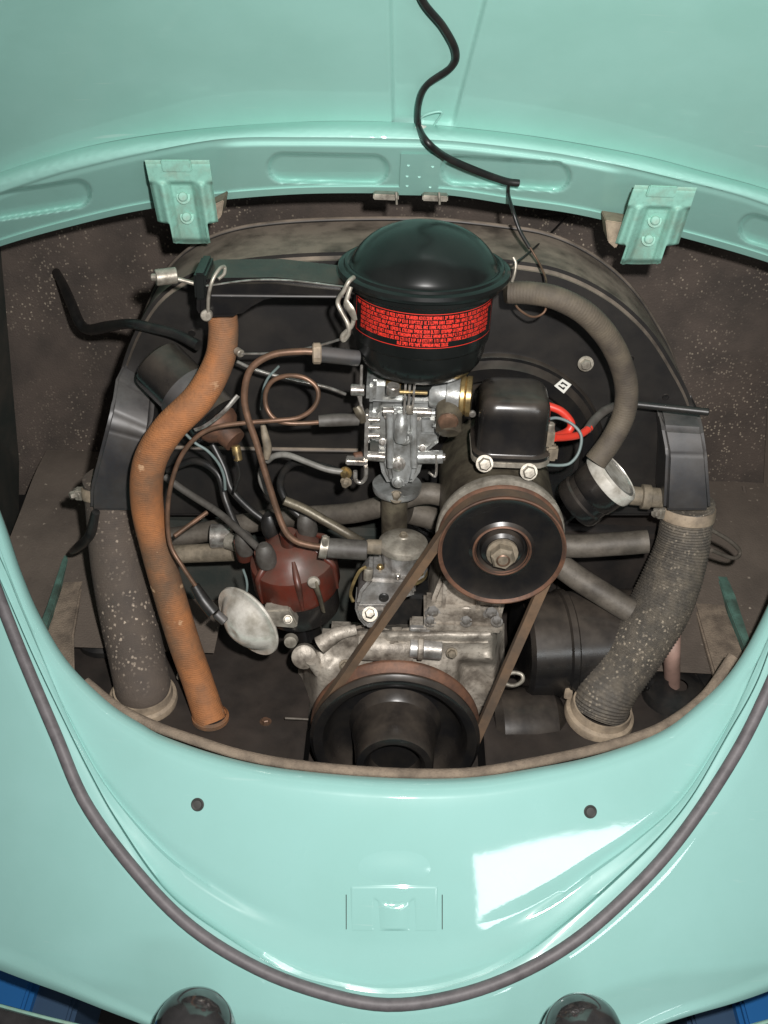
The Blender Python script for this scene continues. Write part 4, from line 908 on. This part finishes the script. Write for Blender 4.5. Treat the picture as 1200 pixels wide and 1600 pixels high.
box("case_block", W(625, 1060, 0.11), (0.17, 0.08, 0.10), m_case, cc, 0.01)
lathe("oil_pipe_boss", [(0, 0), (0.012, 0), (0.0135, 0.003), (0.0135, 0.050), (0.012, 0.053), (0, 0.053)], W(560, 1010, 0.034), (1, 0, 0), m_case, cc, 28)
pbox("stand_flange", 662, 974, 786, 990, 0.026, 0.05, m_case, cc, 0.003)
for x in (672, 728, 776):
    bolt("flange_nut", W(x, 972, 0.030), (0, -0.4, 1), 0.0045, 0.006, m_alu, cc, 1.3)
pbox("flange_step", 640, 992, 716, 1003, 0.027, 0.03, m_case, cc, 0.002)
rod("breather_sleeve", (640, 1012, 0.026), (690, 1016, 0.026), 0.0095, m_alu, cc)
lathe("sleeve_ring", [(0.0098, 0), (0.0115, 0.001), (0.0115, 0.005), (0.0098, 0.006)], W(652, 1013, 0.026), (1, 0, 0), m_case, cc, 24)
tube("casting_web", [(500, 1008, 0.022), (528, 990, 0.026), (556, 984, 0.03)], [0.009, 0.007, 0.005], m_case, cc, seg=14)
tube("casting_web", [(488, 1030, 0.024), (505, 1062, 0.03), (512, 1090, 0.036)], [0.007, 0.005, 0.004], m_case, cc, seg=14)
bolt("case_bolt", W(540, 1040, 0.024), (0, -1, 0.3), 0.005, 0.006, m_stain, cc, 1.3)
bolt("case_bolt", W(706, 1020, 0.026), (0, -1, 0.3), 0.0042, 0.006, m_stain, cc, 1.3)
pbox("casting_step", 608, 1004, 624, 1014, 0.026, 0.02, m_case, cc, 0.001)
pbox("casting_slot", 666, 1000, 671, 1012, 0.0315, 0.006, m_dark, cc, 0.0004)
lathe("lug", [(0, 0), (0.011, 0), (0.012, 0.002), (0.012, 0.010), (0.009, 0.012), (0, 0.012)], W(476, 1022, 0.035), (0, -1, 0.4), m_case, cc, 24)
lathe("lug", [(0, 0), (0.006, 0), (0.007, 0.002), (0.006, 0.008), (0, 0.009)], W(455, 998, 0.032), (0, -1, 0.2), m_pale, cc, 20)
pbox("sight_tag", 640, 982, 672, 988, 0.028, 0.006, m_alu, cc, 0.001)
# black block filling the gap below the pump, its shade put into the colour
pbox("gap_shade", 560, 930, 700, 985, 0.09, 0.03, m_brub, cc, 0.004)

# ================================================================== FUEL PUMP
fp = thing("fuel_pump", "silver fuel pump with flat domed top left of the belt", "fuel pump", W(610, 985, 0.04))
FPc = W(630, 846, 0.042)
lathe("top_cover", [(0.0, 0.0065), (0.005, 0.0065), (0.0055, 0.0055), (0.013, 0.0040), (0.020, 0.0015), (0.0225, -0.0005), (0.0232, -0.003), (0.0225, -0.0065), (0.0, -0.0065)], FPc, (0, 0, 1), m_pale, fp, 48, 30)
bolt("top_screw", FPc + Vector((0, 0, 0.0065)), (0, 0, 1), 0.0030, 0.003, m_stain, fp, 1.4, True)
lathe("upper_body", [(0, -0.0055), (0.0195, -0.0055), (0.0200, -0.010), (0.0185, -0.020), (0.0185, -0.0255), (0.0235, -0.027), (0.0240, -0.0305), (0.0, -0.0305)], FPc, (0, 0, 1), m_alu, fp, 12, 25)
for k in range(6):
    a = R(60 * k + 20); p = FPc + Vector((math.cos(a) * 0.0215, math.sin(a) * 0.0215, -0.026))
    bolt("flange_screw", p, (0, 0, 1), 0.0028, 0.004, m_brass if k % 2 else m_steel, fp, 1.3, True)
lathe("lower_flange", [(0, -0.0305), (0.0240, -0.0305), (0.0245, -0.034), (0.0200, -0.037), (0, -0.037)], FPc, (0, 0, 1), m_brass, fp, 36)
prism("pump_body", [W(x, y, 0.016) for x, y in ((578, 905), (640, 908), (652, 930), (600, 948), (556, 948), (562, 925))], (0, 0.045, 0), m_alu, fp, 0.003)
prism("pump_foot", [W(x, y, 0.014) for x, y in ((553, 950), (618, 950), (604, 972), (590, 984), (572, 984), (560, 970))], (0, 0.04, 0), m_alu, fp, 0.003)
bolt("pump_nut", W(578, 960, 0.010), (0, -0.7, 0.7), 0.0048, 0.008, m_pale, fp)
cyl("pump_plug", W(600, 932, 0.014), (0, -1, 0), 0.0046, 0.003, m_brub, fp)
rod("pump_stud", (574, 906, 0.02), (576, 888, 0.022), 0.0042, m_pale, fp)
lathe("inlet_union", [(0, 0), (0.006, 0), (0.007, 0.002), (0.007, 0.014), (0, 0.014)], W(572, 854, 0.03), (1, 0, 0), m_stain, fp, 18)
tube("rusty_bracket", [(552, 940, 0.014), (548, 925, 0.016), (560, 895, 0.02), (572, 885, 0.022)], 0.0016, m_brass, fp, seg=6)
tag(rod("fuel_hose", (512, 856, 0.028), (574, 860, 0.028), 0.0092, m_grub, None, 24), "short dusty grey rubber hose joining copper pipe to fuel pump", "hose")
hc = thing("hose_clip", "pale metal clip round the end of the short grey fuel hose", "clip", W(506, 858, 0.028))
lathe("band", [(0.008, 0), (0.0105, 0), (0.0105, 0.007), (0.008, 0.007)], W(500, 854, 0.028), W(512, 856, 0.028) - W(500, 854, 0.028), m_pale, hc, 24)
box("clip_ear", W(508, 845, 0.020), (0.005, 0.006, 0.010), m_pale, hc, 0.001)
tag(tube("fuel_pipe", [(497, 550, 0.045), (470, 549, 0.045), (430, 553, 0.045), (400, 568, 0.044), (386, 590, 0.043), (382, 625, 0.042), (388, 655, 0.04), (400, 690, 0.038), (415, 740, 0.034), (432, 795, 0.03), (445, 828, 0.026), (460, 844, 0.025), (480, 851, 0.026), (504, 855, 0.028)], 0.0030, m_copper, None, seg=12, n=110), "long copper fuel pipe curving down past the distributor to the pump hose", "pipe")
un = thing("pipe_union", "pale knurled union nut where the copper pipe meets the carburettor inlet", "pipe fitting", W(495, 553, 0.045))
lathe("nut", [(0, 0), (0.0078, 0), (0.009, 0.001), (0.009, 0.0065), (0.0078, 0.0075), (0, 0.0075)], W(488, 552, 0.045), (1, 0.1, 0), m_tancol, un, 12, 20)
rod("inlet_sleeve", (496, 553, 0.046), (560, 560, 0.058), 0.0068, m_duct, un)
tag(tube("vacuum_pipe", [(508, 659, 0.05), (480, 661, 0.05), (450, 661, 0.048), (430, 655, 0.05), (417, 638, 0.054), (415, 615, 0.056), (426, 595, 0.056), (450, 587, 0.054), (475, 590, 0.052), (494, 604, 0.05), (497, 622, 0.048), (487, 640, 0.046), (465, 653, 0.045), (430, 657, 0.044), (380, 661, 0.044), (335, 668, 0.044), (305, 685, 0.044), (282, 715, 0.044), (268, 755, 0.042), (262, 800, 0.04), (266, 850, 0.036), (285, 885, 0.03), (312, 925, 0.026)], 0.0021, m_copper, None, seg=10, n=260), "thin copper vacuum pipe with one full loop left of the carburettor", "pipe")
tag(tube("pipe_sleeve", [(498, 658, 0.05), (530, 656, 0.052), (560, 656, 0.056)], [0.0052, 0.0058, 0.005], m_grub, None, seg=14), "braided grey sleeve joining the looped copper pipe to the carburettor", "sleeve")
tag(tube("pipe_sleeve", [(304, 915, 0.028), (318, 938, 0.024), (334, 958, 0.018)], [0.0045, 0.006, 0.0065], m_brub, None, seg=14), "short black sleeve at the back of the silver vacuum canister", "sleeve")
tag(rod("copper_stub", (272, 838, 0.06), (324, 800, 0.085), 0.0022, m_copper, None), "short straight copper rod crossing behind the thin vacuum pipe", "pipe")

# ================================================================== DISTRIBUTOR
DAX = Vector((0.14, 0.10, -1)).normalized()
dt = thing("distributor", "distributor with red brown cap and black body beside the fuel pump", "distributor", W(490, 990, 0.055))
dc = W(452, 846, 0.062)
lathe("cap", [(0.0, 0.0), (0.017, 0.0), (0.024, 0.004), (0.0295, 0.011), (0.034, 0.016), (0.0405, 0.020), (0.0415, 0.024), (0.0420, 0.049), (0.040, 0.054), (0.036, 0.055), (0, 0.055)], dc, DAX, m_bake, dt, 28, 30)
for k in range(6):
    a_, u_, w_ = frame(DAX); th = R(60 * k + 18); dr = u_ * math.cos(th) + w_ * math.sin(th)
    tube("cap_rib", [dc + DAX * 0.006 + dr * 0.024, dc + DAX * 0.019 + dr * 0.039, dc + DAX * 0.030 + dr * 0.0418, dc + DAX * 0.050 + dr * 0.0418], [0.002, 0.0034, 0.0026, 0.0015], m_bake, dt, seg=10)
lathe("base_cup", [(0, 0.053), (0.0365, 0.053), (0.0375, 0.056), (0.037, 0.082), (0.028, 0.088), (0.016, 0.092), (0.014, 0.120), (0, 0.120)], dc, DAX, m_black, dt, 40)
a_, u_, w_ = frame(DAX)
def tow(px, py, Y, top):
    lathe("tower", [(0, 0.0), (0.008, 0.0), (0.0085, 0.002), (0.0078, 0.022), (0, 0.022)], W(px, py, Y), -DAX, m_bake, dt, 20)
for x, y, Y in ((416, 880, 0.048), (384, 862, 0.075), (428, 832, 0.085), (482, 834, 0.080), (455, 850, 0.06)):
    tow(x, y + 10, Y, 0)
sc_ = tube("spring_clip", [(491, 908, 0.026), (494, 918, 0.024), (500, 935, 0.026), (505, 955, 0.03)], [0.0055, 0.004, 0.0035, 0.003], m_olive, dt, seg=10, flat=0.5)
lathe("clip_pad", [(0, 0.002), (0.005, 0.0015), (0.006, 0), (0, -0.001)], W(490, 910, 0.0235), (0, -1, 0.3), m_pale, dt, 20)
prism("vacuum_bracket", [W(x, y, 0.02) for x, y in ((412, 955), (452, 953), (466, 978), (460, 983), (424, 980))], (0, 0.012, 0.002), m_pale, dt, 0.0015)
bolt("bracket_screw", W(450, 968, 0.018), (0, -0.8, 0.6), 0.0035, 0.004, m_pale, dt, 1.2, True)
VA = (_r * 0.62 + _u * 0.50 + _f * 0.60).normalized()
lathe("vacuum_canister", [(0.0, -0.0180), (0.003, -0.0182), (0.006, -0.0188), (0.009, -0.0180), (0.014, -0.0160), (0.022, -0.0110), (0.028, -0.005), (0.0305, -0.0015), (0.0325, -0.0005), (0.0375, 0.0), (0.0380, 0.002), (0.0365, 0.004), (0.022, 0.004), (0, 0.010)], W(386, 972, 0.024), VA, m_silver, dt, 56, 30)
cyl("vacuum_nipple", W(352, 972, 0.012), W(334, 955, 0.016) - W(352, 972, 0.012), 0.0045, 0.012, m_duct, dt)
# ignition leads with their boots: each lead a thing of its own
lead_lbl = "black ignition lead "
def boot(t, px, py, Y, mat):
    lathe("boot", [(0, 0.016), (0.0045, 0.016), (0.0075, 0.012), (0.0095, 0.004), (0.0098, -0.004), (0.0085, -0.008), (0, -0.008)], W(px, py, Y), -DAX, mat, t, 24)
def lead(label, pts, bt, mat=m_brub, bm_=m_grub, r=0.0036):
    t = thing("ignition_lead", label, "ignition lead", W(*bt), "ignition leads of the distributor")
    tube("cable", pts, r, mat, t, seg=12, n=50); boot(t, *bt, bm_); return t
lead("dusty ignition lead with grey boot, nearest on the red cap", [(258, 745, 0.12), (290, 768, 0.11), (340, 800, 0.09), (375, 830, 0.065), (402, 855, 0.047), (415, 868, 0.042)], (416, 872, 0.042), m_grub)
lead("black ignition lead into the grey boot furthest left on the cap", [(262, 735, 0.13), (305, 720, 0.12), (340, 740, 0.11), (352, 780, 0.10), (368, 820, 0.085), (382, 845, 0.074)], (383, 852, 0.072), m_brub)
lead("black ignition lead ending in a shiny black boot behind the cap", [(330, 690, 0.12), (350, 730, 0.11), (362, 765, 0.10), (390, 795, 0.09), (412, 812, 0.085), (426, 822, 0.083)], (424, 824, 0.082), m_brub, m_brub)
lead("ignition lead into the dusty grey boot right of the copper pipe", [(540, 740, 0.06), (500, 728, 0.07), (465, 722, 0.085), (445, 735, 0.09), (438, 760, 0.09), (452, 790, 0.085), (470, 808, 0.08), (480, 820, 0.078)], (480, 824, 0.078), m_brub)
tag(tube("pale_wire", [(418, 720, 0.075), (430, 712, 0.07), (450, 711, 0.066), (480, 722, 0.06), (510, 733, 0.056), (540, 738, 0.055)], 0.0028, m_wirew, None, seg=10), "pale grey wire arching to the carburettor's lower linkage", "wire")
tag(tube("pale_wire", [(416, 712, 0.075), (408, 735, 0.075), (408, 752, 0.075), (416, 768, 0.075), (428, 780, 0.075)], 0.0026, m_wirew, None, seg=10), "short pale wire hanging beside the copper fuel pipe", "wire")
tag(tube("teal_wire", [(284, 672, 0.07), (305, 692, 0.07), (325, 705, 0.07), (342, 725, 0.072), (350, 745, 0.074), (352, 765, 0.075)], 0.0014, m_bluew, None, seg=8), "thin pale teal wire below the ignition coil", "wire")
tag(tube("coil_wire", [(366, 712, 0.055), (372, 728, 0.055), (374, 742, 0.056), (369, 760, 0.058), (367, 768, 0.06)], 0.0015, m_brub, None, seg=8), "thin dark wire hanging from the coil terminal", "wire")
tag(tube("choke_wire", [(370, 565, 0.10), (400, 578, 0.105), (450, 592, 0.11), (510, 605, 0.115), (540, 616, 0.12)], 0.0016, m_steel, None, seg=8), "thin metal rod crossing the shroud below the copper pipe", "rod")
tag(tube("throttle_rod", [(371, 553, 0.07), (420, 552, 0.066), (470, 546, 0.055), (505, 538, 0.044), (532, 530, 0.034)], 0.0011, m_steel, None, seg=8), "thin pale rod from the coil to the air cleaner clip", "rod")
tag(tube("loop_wire", [(436, 572, 0.10), (418, 592, 0.10), (410, 615, 0.10), (408, 640, 0.10)], 0.0012, m_bluew, None, seg=8), "thin pale wire curve behind the copper loop", "wire")
tag(tube("dark_pipe", [(444, 782, 0.06), (475, 795, 0.06), (510, 815, 0.056), (545, 835, 0.05), (566, 848, 0.042)], 0.0044, m_olive, None, seg=12), "brown oily pipe slanting down to the fuel pump inlet", "pipe")
tag(tube("fine_wire", [(380, 890, 0.03), (385, 905, 0.03), (386, 920, 0.03), (382, 940, 0.03)], 0.0012, m_bluew, None, seg=8), "fine pale wire behind the silver vacuum canister", "wire")
tag(tube("condenser_chain", [(410, 660, 0.07), (414, 680, 0.065), (418, 700, 0.062), (416, 716, 0.062)], [0.002, 0.0035, 0.004, 0.003], m_stain, None, seg=10), "small brass terminal fitting behind the copper fuel pipe", "terminal")
# rubber sleeved cable at the left bulkhead
tag(tube("bulkhead_cable", [(88, 425, 0.44), (100, 448, 0.40), (113, 478, 0.36), (125, 505, 0.33), (140, 515, 0.31), (175, 509, 0.23), (205, 506, 0.17), (240, 513, 0.155), (275, 522, 0.145), (310, 540, 0.13)], [0.0046, 0.0056, 0.0056, 0.0060, 0.0052, 0.0048, 0.0050], m_brub, None, seg=14, n=90), "black sleeved cable coming out of the bulkhead at left", "cable")
tag(tube("duct_edge_cable", [(150, 800, 0.11), (140, 838, 0.12), (122, 855, 0.15), (112, 862, 0.18)], [0.004, 0.0055, 0.005, 0.003], m_brub, None, seg=12), "black rubber flap behind the speckled brown hose", "rubber flap")
tag(tube("dark_rod", [(655, 765, 0.11), (700, 778, 0.115), (740, 785, 0.12)], 0.0030, m_greymet, None, seg=10), "dark pipe stub seen between manifold and generator", "pipe")

# ================================================================== BUMPER AND FLOOR
bp = thing("rear_bumper", "chromed rear bumper with two rounded overriders at the bottom edge", "bumper", (0, -0.28, 0.25))
bl = [W(-330, 1500, -0.15), W(0, 1592, -0.235), W(140, 1628, -0.258), W(400, 1690, -0.285), W(617, 1720, -0.295), W(850, 1700, -0.285), W(1120, 1636, -0.258), W(1210, 1614, -0.238), W(1530, 1520, -0.15)]
tube("blade", bl, 0.0135, m_over, bp, seg=24, n=120, flat=0.8, up=Vector((0, 0, 1)))
tube("blade_reflection", [p + Vector((0, 0.004, 0.0125)) for p in bl], 0.0016, m_hinge, bp, seg=8, n=120)  # turquoise strip painting a green reflection along the top of the blade
def overrider(px, py):
    p = W(px, py, -0.262)
    lathe("overrider", [(0.0, 0.0), (0.010, -0.001), (0.020, -0.005), (0.027, -0.011), (0.0315, -0.020), (0.034, -0.032), (0.035, -0.06), (0.035, -0.11), (0.030, -0.15), (0, -0.155)], p, (0, 0.1, 1), m_over, bp, 48)
overrider(302, 1568); overrider(917, 1578)
fl = from_data("ground", [(-4, -4, 0), (4, -4, 0), (4, 4, 0), (-4, 4, 0)], [(0, 1, 2, 3)], m_floor, None, 0); fl["kind"] = "structure"
def cuboid(px, py, z, size, mat, label, grp):  # plain box standing in for blue patches of unknown origin below the panel
    c = WZ(px, py, z); t = thing("cuboid", label, "cuboid", (c.x, c.y, 0), grp)
    w, d = size; h = z
    bm = bmesh.new()
    for sx, sy, bw, bd in ((0, d / 2, w, 0.008), (0, -d / 2, w, 0.008), (w / 2, 0, 0.008, d - 0.012), (-w / 2, 0, 0.008, d - 0.012)):
        m_ = Matrix.Translation((c.x + sx, c.y + sy, h / 2)) @ Matrix.Diagonal((bw, bd, h, 1)); bmesh.ops.create_cube(bm, size=1, matrix=m_)
    from_bm("walls", bm, mat, t, 0); box("bottom", Vector((c.x, c.y, 0.012)), (w - 0.02, d - 0.02, 0.01), mat, t, 0)
    box("top_board", Vector((c.x, c.y, h + 0.0055)), (w, d, 0.010), mat, t, 0.003)
cuboid(-25, 1550, 0.12, (0.10, 0.30), m_blue, "bright blue crate under the left end of the car", "blue cuboids under the car")
cuboid(72, 1570, 0.10, (0.062, 0.30), m_navy, "slate blue crate under the left end of the car", "blue cuboids under the car")
cuboid(1225, 1570, 0.12, (0.10, 0.30), m_blue, "bright blue crate under the right end of the car", "blue cuboids under the car")
cuboid(1124, 1590, 0.10, (0.066, 0.30), m_navy, "slate blue crate under the right end of the car", "blue cuboids under the car")
